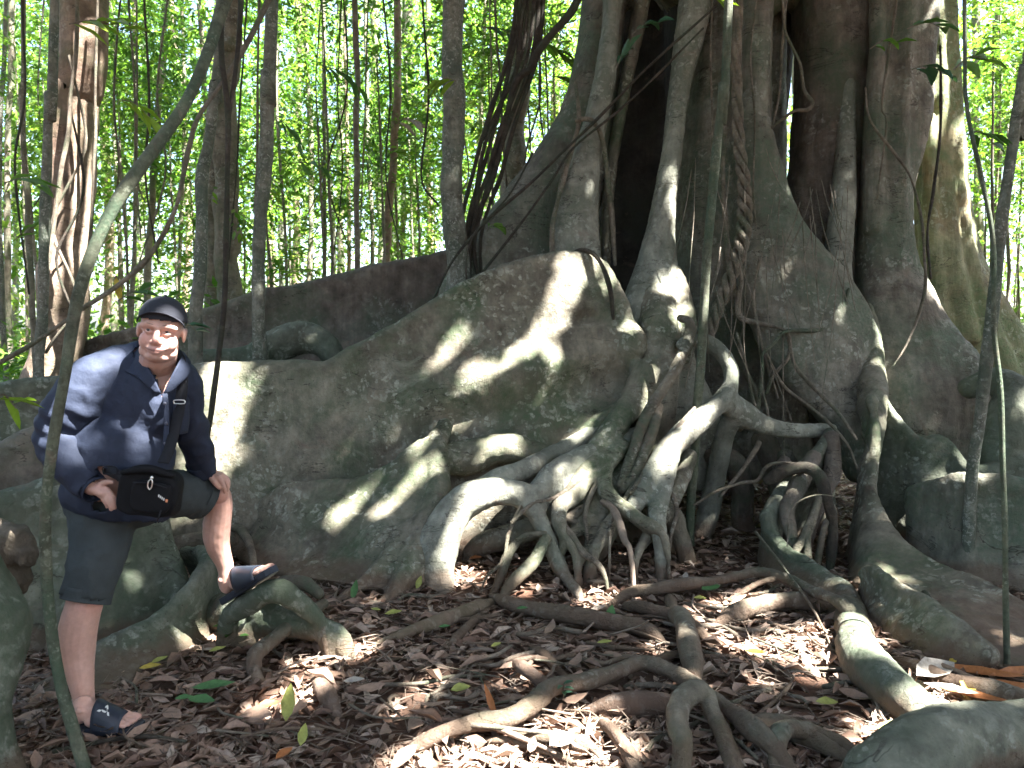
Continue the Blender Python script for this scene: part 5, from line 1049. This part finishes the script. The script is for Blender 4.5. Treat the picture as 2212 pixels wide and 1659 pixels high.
ring_band('cuff', [(*(cuff_r - ax_r * .062), .0565), (*(cuff_r - ax_r * .03), .0545), (*(cuff_r + ax_r * .012), .052)], mats['shirt'], shirt)
ring_band('cuff', [(*(cuff_l - ax_l * .055), .0565), (*(cuff_l - ax_l * .025), .0555), (*(cuff_l + ax_l * .012), .054)], mats['shirt'], shirt)
# shorts
so_ = [E(236, 1082, 3.03, (.165, .14, .10)), tpx([(222, 1100, 3.02, .118), (216, 1150, 3.0, .112), (207, 1215, 2.95, .103), (190, 1275, 2.91, .088), (180, 1312, 2.90, .085)], 20),
       tpx([(285, 1080, 3.05, .11), (350, 1066, 3.15, .098), (408, 1070, 3.26, .090), (448, 1076, 3.325, .088), (480, 1080, 3.38, .088)], 20)]
sh = fuse('shorts', so_, .0095, 4, folds(.008, (11, 11, 6), 17))
pr, axr = P(187, 1288, 2.905), unit(P(180, 1312, 2.90) - P(207, 1215, 2.95)); pl, axl = P(436, 1076, 3.31), unit(P(480, 1092, 3.38) - P(408, 1062, 3.26))
cut(sh, lambda c, n: (((c - pr) @ axr > 0) & (np.linalg.norm(c - pr, axis=1) < .16)) | (((c - pl) @ axl > 0) & (np.linalg.norm(c - pl, axis=1) < .17)))
shorts = shell(put('shorts', sh, mats['shorts'], man), .004)
qa = P(190, 1275, 2.91); ring_band('hem', [(*(qa - axr * .012), .0925), (*(pr + axr * .004), .0905), (*(pr + axr * .018), .0915)], mats['shorts'], shorts)
qb = P(441, 1075, 3.315); ring_band('hem', [(*(qb - axl * .03), .0945), (*(qb - axl * .01), .0935), (*(qb + axl * .006), .0945)], mats['shorts'], shorts)
# cap
dome = fuse('cap', [ellipsoid(H(0, -.012, .040), (.084, .103, .084), HM, 28, 18)], .005, 2, lambda v: .0012 * fbm(v * 30, 2, 4))
capo = shell(put('cap', cut(dome, lambda c, n: ((c - hc) @ HM)[:, 2] < .036 + .16 * (((c - hc) @ HM)[:, 1] - .0) * .22), mats['cap'], man), .003)
vis = []
for j in range(7):
    t = j / 6; row = []
    for i in range(15):
        a = (i / 14 - .5) * 2; th = a * 1.28; rr = 1 + t * .62 * math.cos(th * .95) ** .8 if abs(th) < 1.5 else 1
        xx = .083 * math.sin(th) * (1 + .06 * t); yy = .086 * math.cos(th) * (1 + .42 * t * max(math.cos(th), 0) ** .5) - .004
        zz = .064 - .034 * a ** 2 + .006 * t - .018 * t * a ** 2
        row.append(H(xx, yy, zz))
    vis.append(row)
vis = np.array(vis); i = np.arange(7 * 15).reshape(7, 15)
vo = shape('visor', (vis.reshape(-1, 3), np.stack([i[:-1, :-1], i[1:, :-1], i[1:, 1:], i[:-1, 1:]], -1).reshape(-1, 4)), mats['cap'], capo); m_ = vo.modifiers.new('t', 'SOLIDIFY'); m_.thickness = .004
shape('cap_button', ellipsoid(H(0, -.012, .125), (.007, .007, .004), HM), mats['cap'], capo)
# sandals
def sandal(F, label):
    o, d, s, u, L = F; L = L * 1.0
    out = [(-.06, .022), (-.03, .033), (.1, .038), (.3, .036), (.5, .043), (.68, .050), (.82, .048), (.93, .038), (1.02, .018)]
    loop = [(a, w) for a, w in out] + [(a, -w) for a, w in out[::-1]]
    vs = []
    for c, g_ in ((-.026, .94), (-.020, 1.0), (-.004, 1.0), (.004, .96)):
        vs += [fp(F, a, w * g_, c + .010 * max(a - .7, 0)) for a, w in loop]
    n = len(loop); f = [tuple(range(n))[::-1], tuple(range(3 * n, 4 * n))]
    for k in range(3): f += [(k * n + j, k * n + (j + 1) % n, (k + 1) * n + (j + 1) % n, (k + 1) * n + j) for j in range(n)]
    so2 = shape('sandal', (np.array(vs), f), mats['rubber'], man, False); so2['label'] = label
    rows = []
    for i in range(9):
        a = .36 + .40 * i / 8; hgt = .108 - .056 * (i / 8); wid = .050 + .004 * math.sin(i / 8 * 3.1)
        rows.append([fp(F, a, wid * math.cos(t), -.012 + hgt * math.sin(t) ** .8) for t in np.linspace(0, math.pi, 17)])
    rows = np.array(rows); k = np.arange(9 * 17).reshape(9, 17)
    st = shape('strap', (rows.reshape(-1, 3), np.stack([k[:-1, :-1], k[1:, :-1], k[1:, 1:], k[:-1, 1:]], -1).reshape(-1, 4)), mats['rubber'], so2); q = st.modifiers.new('t', 'SOLIDIFY'); q.thickness = .005; q.offset = 1
    hole = np.array([fp(F, .46 + .030 * math.cos(t), .0555, .012 + .0075 * math.sin(t)) for t in np.linspace(0, 6.283, 14, endpoint=False)])  # light oval laid on the strap in place of an open hole
    ho = put('hole_oval', mesh_of('hole_oval', hole, [tuple(range(14))]), mats['white'], st); ho.modifiers.new('t', 'SOLIDIFY').thickness = .003
    return so2, st
sR, stR = sandal(FR, 'dark sandal flat on the litter'); sL, stL = sandal(FL, 'dark sandal tilted up on the root')
def mark(F, parent, pts, a0=.52, sc=.030):
    for tri_ in pts:
        vv = []
        for (pa, pb) in tri_:
            a = a0 + pa * sc / F[4]; t = 1.05 + pb * .5; i8 = (a - .36) / .40; hgt = .108 - .056 * i8; wid = .051
            vv.append(fp(F, a, (wid + .0068) * math.cos(t), -.012 + (hgt + .0068) * math.sin(t) ** .8))
        o = put('mark', mesh_of('mark', np.array(vv), [tuple(range(len(vv)))], False), mats['white'], parent); o.modifiers.new('t', 'SOLIDIFY').thickness = .0012
LOGO = [[(-.75, -.35), (.05, .85), (.2, .7), (-.45, -.35)], [(.1, .85), (.75, -.35), (.5, -.35), (.05, .6)], [(-.25, .0), (.3, .0), (.2, -.2), (-.15, -.2)]]
mark(FR, stR, LOGO)

# shoulder bag, a thing of its own
bag = empty('shoulder_bag', tuple(P(318, 1052, 2.78)), 'black shoulder bag with a zip pull hanging at the hip of the man', 'bag')
ba = R(-9)
def B(x, y, z):   # local metres: x right, y towards the camera, z up
    x, y, z = x * .95, y, z * .98; c = P(324, 1058, 2.775); return c + np.array([x * math.cos(ba) - z * math.sin(ba) * 1.0, -y + .10 * x, x * math.sin(ba) + z * math.cos(ba)])
def bbox(x0, x1, z0, z1, y0, y1, rr=.02, bot=1.0):
    rings = []
    for t, k in ((0, .90), (.12, .98), (.5, 1.0), (.85, .985), (1, .93)):
        w, h = (x1 - x0) / 2 * k, (z1 - z0) / 2 * k; cx, cz = (x0 + x1) / 2, (z0 + z1) / 2; ring = []
        for a in np.linspace(0, 2 * np.pi, 28, endpoint=False):
            ca, sa = math.cos(a), math.sin(a); e = .46
            X = cx + w * math.copysign(abs(ca) ** e, ca) * (bot if sa < 0 else 1); Z = cz + h * math.copysign(abs(sa) ** e, sa); ring.append(B(X, y0 + (y1 - y0) * t, Z))
        rings.append(ring)
    return ring_mesh(np.array(rings))
def soft(name, parts, parent, vox=.006, d=.003): return put(name, fuse(name, parts, vox, 3, lambda v: d * fbm(v * 16, 2, 5)), mats['bag'], parent)
soft('pouch', [bbox(-.112, .112, -.10, .075, -.05, .035)], bag, .006, .005)
fpk = soft('front_pocket', [bbox(-.045, .098, -.075, .045, .03, .058)], bag, .005, .003)
soft('flap', [tube([(*B(-.09, .03, .06), .016), (*B(0, .045, .088), .020), (*B(.09, .035, .075), .016)], 12, 4, flat=.8)], bag, .005, .003)
shape('zip_track', tube([(*B(-.035, .062, .036), .0025), (*B(.03, .064, .041), .0025), (*B(.085, .060, .030), .0025)], 6, 4), mats['strap'], fpk)
zp = shape('zip_pull', tube([(*B(.030, .070, .060), .0022), (*B(.022, .071, .048), .0022), (*B(.022, .071, .030), .0022), (*B(.030, .071, .020), .0022), (*B(.036, .071, .032), .0022), (*B(.036, .071, .050), .0022), (*B(.030, .070, .060), .0022)], 7, 3), mats['metal'], bag)
shape('zip_slider', ellipsoid(B(.031, .068, .063), (.006, .005, .007)), mats['metal'], bag)
def flat_quad(name, x0, x1, z0, z1, y, mat, parent, sl=0):
    v = np.array([B(x0, y, z0 - sl), B(x1, y, z0 + sl), B(x1, y, z1 + sl), B(x0, y, z1 - sl)]); o = put(name, mesh_of(name, v, [(0, 1, 2, 3)], False), mat, parent); o.modifiers.new('t', 'SOLIDIFY').thickness = .0015
for k in range(4): flat_quad('print_letter', .058 + .0065 * k, .0625 + .0065 * k, -.006 - .0035 * k, .003 - .0035 * k, .0605, mats['white'], fpk)
flat_quad('print_badge', .086, .094, -.022, -.011, .060, mats['orange'], fpk)
shape('zip_tail', tube([(*B(.075, .06, -.055), .003), (*B(.072, .064, -.075), .0025), (*B(.068, .062, -.095), .002)], 6, 3), mats['strap'], fpk)
def webbing(name, rows, w, parent, mat=None):
    p = spline([P(*r) for r in rows], 8); t = unit(np.gradient(p, axis=0)); s = unit(np.cross(t, np.array([0, -1.0, .1])))
    v = np.vstack([p - s * w / 2, p + s * w / 2]); n = len(p); f = [(i, i + 1, n + i + 1, n + i) for i in range(n - 1)]
    o = shape(name, (v, f), mat or mats['strap'], parent); m = o.modifiers.new('t', 'SOLIDIFY'); m.thickness = .004; m.offset = 0; return o
webbing('strap', [(352, 1000, 2.755), (364, 975, 2.79), (377, 930, 2.835), (388, 880, 2.865), (394, 830, 2.895), (392, 790, 2.925), (384, 766, 2.975), (366, 758, 3.06)], .040, bag)
webbing('strap', [(262, 1030, 2.75), (246, 1022, 2.775), (230, 1014, 2.82), (214, 1006, 2.90)], .036, bag)
for k, (a, b, y) in enumerate(((238, 1016, 2.757), (388, 868, 2.852))):
    c = P(a, b, y); w, h = (.022, .013) if k == 0 else (.018, .006); e = [(-w, -h), (w, -h), (w, h), (-w, h), (-w, -h)]
    shape('buckle', tube([(c[0] + q, c[1] - .004, c[2] + z_, .0022) for q, z_ in e], 6, 3), mats['strap'] if k == 0 else mats['metal'], bag)
# ================================================================== litter on the ground
def litter():
    g = np.random.default_rng(41); n = 46000
    y = 1.9 + 6.2 * g.random(n) ** 1.25; x = g.uniform(-1, 1, n) * (.72 * y + .5)
    # heaped unevenly
    k = fbm(np.stack([x * 1.6, y * 1.6, 0 * x], 1), 3, 12) > g.uniform(-1.5, .75, n)
    x, y = x[k], y[k]; n = len(x)
    hz = g.random(n) ** 1.6 * .026 * (1 + .8 * fbm(np.stack([x * 3, y * 3, 0 * x], 1), 2, 2))
    p = np.stack([x, y, ground_h(x, y) + .006 + np.clip(hz, 0, .045)], 1)
    a = g.uniform(0, 2 * np.pi, n); d = np.stack([np.cos(a), np.sin(a), g.normal(0, .16, n)], 1)
    nr = unit(np.stack([g.normal(0, .28, n), g.normal(0, .28, n), np.ones(n)], 1))
    L = g.uniform(.04, .125, n) * np.where(g.random(n) < .12, 1.5, 1); W = L * g.uniform(.24, .5, n)
    o = put('leaf_litter', leaves_mesh('leaf_litter', p - d * (L / 2)[:, None], d, nr, L, W, LEAF9, g.normal(.12, .35, n), g.normal(.25, .55, n).clip(-1, 1.4)), M['dry'])
    tag(o, 'brown leaf litter carpeting the red soil round the roots', None, None, 'stuff')
    # shreds, stalks and broken twigs
    n = 9000; y = 2.0 + 4.6 * g.random(n) ** 1.2; x = g.uniform(-1, 1, n) * (.7 * y + .4); a = g.uniform(0, 2 * np.pi, n)
    d = np.stack([np.cos(a), np.sin(a), g.normal(0, .12, n)], 1); L = g.uniform(.03, .16, n)
    pat = (np.array([(0, -.5, 0), (0, .5, 0), (1, 0, 0), (.3, 0, .8), (.5, -.4, .4)], float), np.array([(0, 2, 3), (1, 3, 2), (0, 3, 1), (0, 4, 2)]))
    o = put('twig_litter', leaves_mesh('twig_litter', np.stack([x, y, ground_h(x, y) + .02 + .03 * g.random(n)], 1), d, np.tile([0, 0, 1.0], (n, 1)) + g.normal(size=(n, 3)) * .1, L, g.uniform(.003, .007, n), pat), M['twig'])
    tag(o, 'broken stalks and twig bits strewn over the litter', None, None, 'stuff')
litter()

def leaf_obj(name, p, d, nr, L, W, mat, curl=.2, roll=.3, parent=None):
    me = leaves_mesh(name, np.array([p]), np.array([d]), np.array([nr]), np.array([L]), np.array([W]), LEAF9, np.array([curl]), np.array([roll]))
    me.polygons.foreach_set('use_smooth', np.ones(len(me.polygons), bool)); o = put(name, me, M[mat], parent); return o
FL_ = [(850, 1332, 24, .095, .045, 'dry_lime', 'oval yellow green leaf left of the forked root'), (812, 1325, -30, .07, .03, 'dry_lime', 'narrow dull green leaf beside the oval one'), (325, 1450, 20, .09, .04, 'dry_yellow', 'yellow leaf behind the standing foot'),
       (345, 1435, 55, .08, .035, 'dry_lime', 'yellow green leaf tilted above the yellow one'), (462, 1492, 12, .17, .06, 'dry_green', 'long fresh green leaf right of the standing foot'), (436, 1524, -18, .13, .06, 'dry_green', 'broad green leaf in front of the long green one'),
       (398, 1518, 10, .07, .035, 'dry_green', 'small green leaf nearest the sandal'), (624, 1543, 85, .14, .06, 'dry_lime', 'pale yellow green leaf lying upright in the sun spot'), (578, 1534, 30, .09, .05, 'dry_rust', 'curled rust red leaf beside the sun spot'),
       (655, 1602, 80, .08, .04, 'dry_lime', 'yellow green leaf standing on edge near the bottom'), (614, 1640, 60, .08, .04, 'dry_rust', 'rust brown leaf at the bottom edge'), (1028, 1212, 15, .085, .045, 'dry_rust', 'orange leaf under the arched root'),
       (1318, 1338, 75, .09, .06, 'dry_green', 'heart shaped green leaf standing on the straight root'), (1535, 1278, 25, .13, .09, 'dry_green', 'broad green leaf under the raised root'), (1512, 1300, -20, .07, .04, 'dry_lime', 'yellowing leaf below the broad green one'),
       (1632, 1418, -20, .09, .04, 'dry_yellow', 'golden leaf in the big sun patch'), (1786, 1528, -10, .085, .05, 'dry_lime', 'lime leaf in front of the sun patch'), (1214, 1612, 35, .11, .09, 'dry_pale', 'round pale leaf glaring in the near sun spot'),
       (1306, 1396, 10, .075, .03, 'dry_lime', 'olive leaf in the middle of the litter'), (1072, 1402, 40, .06, .03, 'dry_lime', 'small pale green leaf near the middle'), (960, 1362, 10, .06, .028, 'dry_green', 'small green leaf left of the middle'),
       (995, 1498, 20, .085, .055, 'dry_lime', 'pale folded leaf left of the winding root'), (766, 1288, 80, .11, .045, 'dry_green', 'green leaf leaning on the forward root of the lobe'), (905, 1268, 70, .08, .04, 'dry_lime', 'pale green leaf below the arch'),
       (1128, 1322, 5, .06, .03, 'dry_green', 'dull green leaf beside the straight root'), (470, 1412, 40, .08, .035, 'dry_lime', 'yellowish leaf before the dark humped root'), (1060, 1545, 110, .15, .03, 'dry_rust', 'long purplish leaf hanging over the winding root'),
       (2020, 1458, 25, .24, .13, 'dry_pale', 'large pale dead leaf glaring in the sun at right'), (2055, 1500, -35, .20, .06, 'dry_pale', 'second pale leaf folded below the large one'), (2058, 1438, 40, .07, .03, 'dry_yellow', 'yellow leaf tip above the large pale leaf'),
       (2090, 1495, 60, .11, .07, 'dry_yellow', 'yellow leaf behind the near right corner root'), (2140, 1500, -15, .16, .07, 'dry_rust', 'long rusty leaf at the far right'), (1930, 1580, 10, .16, .05, 'dry_lime', 'long pale leaf before the corner root'), (765, 1480, 10, .09, .04, 'dry_pale', 'pale curled leaf by the dark root stub'),
       (2120, 1462, -28, .34, .07, 'dry_rust', 'long orange dried frond leaf beside the orange branch'), (2165, 1492, -12, .30, .065, 'dry_rust', 'second orange dried frond leaf at the right edge'), (2100, 1512, -38, .26, .06, 'dry_rust', 'orange dried leaf nearest the corner root'), (2190, 1462, 15, .28, .06, 'dry_rust', 'orange dried leaf under the very thin sapling'),
       (1480, 1250, 70, .05, .04, 'dry_pale', 'white scrap of leaf by the raised root'), (1620, 1112, 80, .13, .09, 'dry', 'large brown leaf standing at the foot of the dark hollow')]
for px, py, an, L, W, mt, lb in FL_:
    p = G(px, py, .035); a = R(an); up = 1 if abs(an) < 65 else .2
    d = np.array([math.cos(a), math.sin(a) * (1 if up == 1 else .25), .05 if up == 1 else .9]); o = leaf_obj('fallen_leaf', p - unit(d) * L / 2 + np.array([0, 0, .02 if up == 1 else L * .35]), d, (0.05, -.25, 1) if up == 1 else (.1, -1, .2), L, W, mt, .25, .25)
    tag(o, lb, 'leaf', 'coloured leaves on the litter')
gl = np.random.default_rng(8)
for k in range(110):
    px, py = gl.uniform(60, 2180), gl.uniform(1290, 1655); p = G(px, py, .04); a = gl.uniform(0, 6.28); L = gl.uniform(.08, .15); d = np.array([math.cos(a), math.sin(a), gl.normal(0, .2)])
    o = leaf_obj('dead_leaf', p - unit(d) * L / 2, d, (gl.normal(0, .35), gl.normal(0, .35) - .1, 1), L, L * gl.uniform(.32, .55), 'dry', gl.normal(.15, .3), gl.normal(.3, .5))
    tag(o, 'large curled brown leaf lying on top of the litter', 'leaf', 'large brown leaves on the litter')

def stick(pts, r, label, mat='root', group='fallen sticks on the litter', name='fallen_stick', cat='stick'):
    n = len(pts); o = shape(name, tube([(*q, r * (1 - .35 * i / (n - 1))) for i, q in enumerate(pts)], 8, 5, wob=.4, seed=len(bpy.data.objects)), M[mat]); return tag(o, label, cat, group)
stick([P(1632, 1150, 4.75), P(1700, 1235, 4.2), P(1765, 1330, 3.8), G(1815, 1440, .02)], .009, 'long thin stick leaning from the green wall to the sun patch')
stick([P(1838, 1310, 3.98), P(1834, 1360, 3.8), G(1826, 1430, .02)], .007, 'short pale stick leaning under the long root')
stick([P(1998, 1278, 3.95), P(2040, 1345, 3.7), G(2098, 1440, .05)], .014, 'dark stick leaning on the tongue of root', 'vine_dark')
stick([G(2030, 1440, .05), G(2110, 1470, .05), G(2212, 1502, .05), G(2290, 1530, .05)], .016, 'orange brown dead branch at the far right', 'trunk_red')
stick([G(2000, 1410, .04), G(2090, 1440, .04), G(2212, 1470, .04)], .012, 'thin tan stick behind the orange branch')
stick([G(1060, 1565, .05), G(1120, 1590, .05), G(1200, 1625, .03)], .012, 'reddish stick under the winding root', 'trunk_red')
stick([G(1000, 1565, .06), G(1200, 1585, .05)], .010, 'straight brown stick beside the near sun spot', 'vine')
stick([G(1640, 1545, .03), G(1700, 1490, .04), G(1715, 1465, .05)], .010, 'pale stick pointing into the sun patch')
stick([G(440, 1530, .03), G(560, 1450, .03)], .008, 'thin stick beside the pale bent root', 'twig')
stick([G(120, 1620, .02), G(290, 1590, .03), G(400, 1600, .02)], .009, 'dark stick below the standing foot', 'vine_dark')
stick([G(1320, 1370, .03), G(1380, 1352, .09), G(1400, 1340, .14)], .006, 'pale twig rising from the straight root', 'twig')
for k in range(60):
    px, py = gl.uniform(250, 2000), gl.uniform(1275, 1650); a = gl.uniform(0, 6.28); L = gl.uniform(.1, .38); p = G(px, py, .04); d = np.array([math.cos(a), math.sin(a), gl.normal(0, .08)]); b = np.array([-d[1], d[0], 0]) * gl.normal(0, .08) * L
    stick([p, p + d * L * .5 + b, p + d * L], gl.uniform(.003, .007), 'thin dead twig lying among the litter', ('twig', 'vine', 'root')[k % 3], 'dead twigs among the litter', 'dead_twig', 'twig')

# ================================================================== sprays of leaves near the camera side of the trunks
def spray(px, py, Y, n, L, W, mat, label, span=(80, -20), droop=.4, up=0, group='leaf sprays'):
    p0 = P(px, py, Y); p1 = P(px + span[0], py + span[1], Y + .05); root = empty('leaf_spray', tuple(p0), label, 'twig', group)
    g = np.random.default_rng(int(px * 7 + py)); mid = .5 * (p0 + p1) + np.array([0, 0, .04])
    shape('stem', tube([(*p0, .0045), (*mid, .0035), (*p1, .002)], 6, 5), M['vine'], root)
    for i in range(n):
        t = (i + .6) / n; b = p0 * (1 - t) + p1 * t + np.array([0, 0, .16 * t * (1 - t)]); ax = unit(p1 - p0); sd = np.array([0, -1, .2]) if i % 2 else np.array([0, .7, .3])
        d = unit(ax * .8 + sd * .5 + np.array([0, 0, -droop + up]) + g.normal(size=3) * .25)
        leaf_obj('leaf', b, d, unit(np.array([0, -.45, .9]) + g.normal(size=3) * .3), L * g.uniform(.75, 1.15), W * g.uniform(.8, 1.1), mat, -.3, .25, root)
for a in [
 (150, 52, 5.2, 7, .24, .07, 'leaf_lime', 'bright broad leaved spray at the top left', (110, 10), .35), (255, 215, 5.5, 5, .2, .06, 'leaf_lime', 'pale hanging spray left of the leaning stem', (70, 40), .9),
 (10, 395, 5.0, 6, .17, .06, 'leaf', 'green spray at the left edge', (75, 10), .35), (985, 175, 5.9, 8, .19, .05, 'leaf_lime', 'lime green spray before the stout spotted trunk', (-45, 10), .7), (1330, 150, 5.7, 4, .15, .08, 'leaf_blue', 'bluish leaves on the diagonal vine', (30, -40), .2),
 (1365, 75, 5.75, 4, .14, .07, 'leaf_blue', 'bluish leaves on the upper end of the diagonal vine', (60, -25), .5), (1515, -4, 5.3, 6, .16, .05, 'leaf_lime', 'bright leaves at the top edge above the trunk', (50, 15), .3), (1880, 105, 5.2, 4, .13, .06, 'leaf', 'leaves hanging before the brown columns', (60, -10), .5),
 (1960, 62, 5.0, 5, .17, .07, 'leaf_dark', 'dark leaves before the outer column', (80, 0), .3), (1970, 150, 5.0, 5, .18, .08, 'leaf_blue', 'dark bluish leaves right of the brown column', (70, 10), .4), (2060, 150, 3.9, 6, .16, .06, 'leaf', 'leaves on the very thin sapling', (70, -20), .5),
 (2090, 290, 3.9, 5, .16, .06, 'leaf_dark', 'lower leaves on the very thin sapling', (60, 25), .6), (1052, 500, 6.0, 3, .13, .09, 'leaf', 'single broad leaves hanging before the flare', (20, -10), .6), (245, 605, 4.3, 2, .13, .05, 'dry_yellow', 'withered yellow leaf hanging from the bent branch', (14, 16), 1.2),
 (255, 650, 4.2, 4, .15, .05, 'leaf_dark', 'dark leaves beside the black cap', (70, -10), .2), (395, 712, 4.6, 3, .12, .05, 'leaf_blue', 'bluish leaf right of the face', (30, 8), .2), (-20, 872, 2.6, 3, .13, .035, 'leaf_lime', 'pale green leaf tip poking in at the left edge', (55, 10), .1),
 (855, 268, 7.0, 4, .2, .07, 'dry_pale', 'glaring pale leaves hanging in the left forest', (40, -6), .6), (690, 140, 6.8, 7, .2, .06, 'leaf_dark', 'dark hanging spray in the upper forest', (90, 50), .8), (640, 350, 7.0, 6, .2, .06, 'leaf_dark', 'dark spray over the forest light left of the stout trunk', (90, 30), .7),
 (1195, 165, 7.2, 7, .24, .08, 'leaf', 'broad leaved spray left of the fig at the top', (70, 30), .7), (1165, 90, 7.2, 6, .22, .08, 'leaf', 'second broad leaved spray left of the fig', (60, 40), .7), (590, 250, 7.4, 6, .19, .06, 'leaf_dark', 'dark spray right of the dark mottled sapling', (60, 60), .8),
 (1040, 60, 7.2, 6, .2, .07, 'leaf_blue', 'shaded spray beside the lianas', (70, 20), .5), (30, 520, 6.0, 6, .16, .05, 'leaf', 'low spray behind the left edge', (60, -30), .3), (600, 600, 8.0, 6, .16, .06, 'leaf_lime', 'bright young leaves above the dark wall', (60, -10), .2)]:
    spray(*a)
# small plants
def plantlet(px, py, h, n, L, label, mat='leaf', z=0.02):
    p = G(px, py, z); root = empty('small_plant', tuple(p), label, 'plant', 'small plants in the litter'); shape('stem', tube([(*p, .003), (*(p + np.array([.01, 0, h])), .002)], 6, 4), M['vine'], root)
    g = np.random.default_rng(int(px))
    for i in range(n):
        a = i * 2.4; leaf_obj('leaf', p + np.array([0, 0, h * (.4 + .6 * i / n)]), (math.cos(a), math.sin(a), .15), (0, -.2, 1), L * g.uniform(.8, 1.1), L * .4, mat, -.2, .2, root)
plantlet(1216, 1512, .07, 9, .05, 'tiny fern like seedling beside the winding root', 'leaf_blue')
plantlet(1075, 1150, .12, 4, .07, 'pale seedling inside the arch of the root', 'leaf_lime')
plantlet(500, 1395, .10, 5, .09, 'thin seedling before the dark humped root', 'leaf_dark')
# ================================================================== labels that single the repeats out
ORD = ['leftmost', 'second from left', 'third from left', 'fourth from left', 'fifth from left', 'sixth from left', 'seventh from left', 'eighth from left', 'ninth from left', 'tenth from left', 'eleventh from left', 'twelfth from left', 'thirteenth from left', 'fourteenth from left', 'fifteenth from left', 'sixteenth from left', 'seventeenth from left', 'eighteenth from left', 'nineteenth from left', 'twentieth from left']
MARKS = [(240, 1590, 'below the standing foot'), (440, 1510, 'by the long green leaf'), (560, 1400, 'by the pale bent root'), (700, 1500, 'by the dark root stub'), (850, 1340, 'by the oval leaf'), (1060, 1300, 'by the forked root'), (1000, 1420, 'in the bare middle'),
         (1250, 1350, 'by the straight root'), (900, 1500, 'left of the winding root'), (1000, 1600, 'below the winding root'), (1230, 1600, 'by the round pale leaf'), (1350, 1470, 'on the winding root bend'), (1480, 1380, 'by the short thick root'), (1480, 1560, 'by the arched lichened root'),
         (1560, 1270, 'under the raised root'), (1680, 1330, 'by the sunlit log'), (1720, 1450, 'in the big sun patch'), (1750, 1600, 'by the hooked green root'), (1900, 1450, 'by the long root'), (1950, 1570, 'before the corner root'), (2080, 1480, 'by the pale folded leaf'), (700, 1620, 'at the bottom left'), (560, 1560, 'by the left sun spot'), (780, 1420, 'behind the dark root stub')]
def centre_px(o):
    ps = []
    for c in ([o] if o.type == 'MESH' else list(o.children)):
        if c.type == 'MESH' and len(c.data.vertices):
            n = len(c.data.vertices); v = np.empty(n * 3); c.data.vertices.foreach_get('co', v); v = v.reshape(-1, 3)
            if c.parent is not None and c.name.startswith('crown'): v = v * np.array(c.scale) + np.array(c.location) + np.array(o.location)
            ps.append(v)
    v = np.vstack(ps); q = project(v[v[:, 1] > .5]); k = (q[:, 1] > -20) & (q[:, 1] < 1680) & (q[:, 0] > -100) & (q[:, 0] < 2320)
    return q[k].mean(0) if k.any() else q.mean(0)
def relabel(stem_, what, marks):
    b = {}
    for o in bpy.data.objects:
        if o.name.split('.')[0] == stem_ and o.parent is None and o.get('label') == what[0]:
            c = centre_px(o); j = min(range(len(marks)), key=lambda i: (marks[i][0] - c[0]) ** 2 + 2.5 * (marks[i][1] - c[1]) ** 2); b.setdefault(j, []).append((c[0], c[1], o))
    for j, l in b.items():
        l.sort(key=lambda q: q[0])
        for i, (_, _, o) in enumerate(l):
            o['label'] = '%s %s, %s' % (what[1], marks[j][2], (ORD[min(i, 19)] + (' of them' if i else ' of them') if len(l) > 1 else 'the only one'))
relabel('dead_leaf', ('large curled brown leaf lying on top of the litter', 'large curled brown leaf'), MARKS)
relabel('dead_twig', ('thin dead twig lying among the litter', 'thin dead twig'), MARKS)
TM = [(x, y, n) for x, n in ((20, 'left of the reddish trunk'), (215, 'right of the reddish trunk'), (330, 'above the man'), (400, 'beside the leaning stem top'), (525, 'by the brown shaded trunk'), (640, 'right of the mottled sapling'), (720, 'left of the sunlit pole'), (815, 'right of the sunlit pole'), (910, 'left of the spotted trunk'), (1050, 'right of the spotted trunk'), (1190, 'between lianas and fig'), (2170, 'right of the fig'))
      for y, n in ((250, n),)]
relabel('forest_tree', (labels_back, 'slender forest trunk'), TM)
TM2 = [(x, y, n + m) for x, y0, n in TM for y, m in ((120, ', high up'), (420, ', lower down'))]
relabel('young_tree', (YL, 'leafy young tree'), TM2)
relabel('young_tree', ('nearer young tree with darker leaves among the trunks', 'darker young tree'), TM)
relabel('liana', ('thin vine hanging among the forest trunks', 'thin hanging vine'), TM)
relabel('liana', ('one of the dark lianas bundled beside the purplish flare', 'dark bundled liana'), [(1060, 300, 'beside the purplish flare')])
RM = [(1500, 400, 'left of the greenish sapling'), (1570, 600, 'by the twisted rope'), (1650, 450, 'right of the twisted rope'), (1700, 700, 'over the sideways loop'), (1780, 700, 'under the pale short column'), (1560, 420, 'along the greenish sapling'), (1780, 480, 'below the dark hollow'), (1620, 800, 'behind the tangled roots'), (1740, 850, 'above the curving wall')]
relabel('rootlet', ('hair fine rootlet hanging down the face of the trunk', 'hair fine hanging rootlet'), RM)
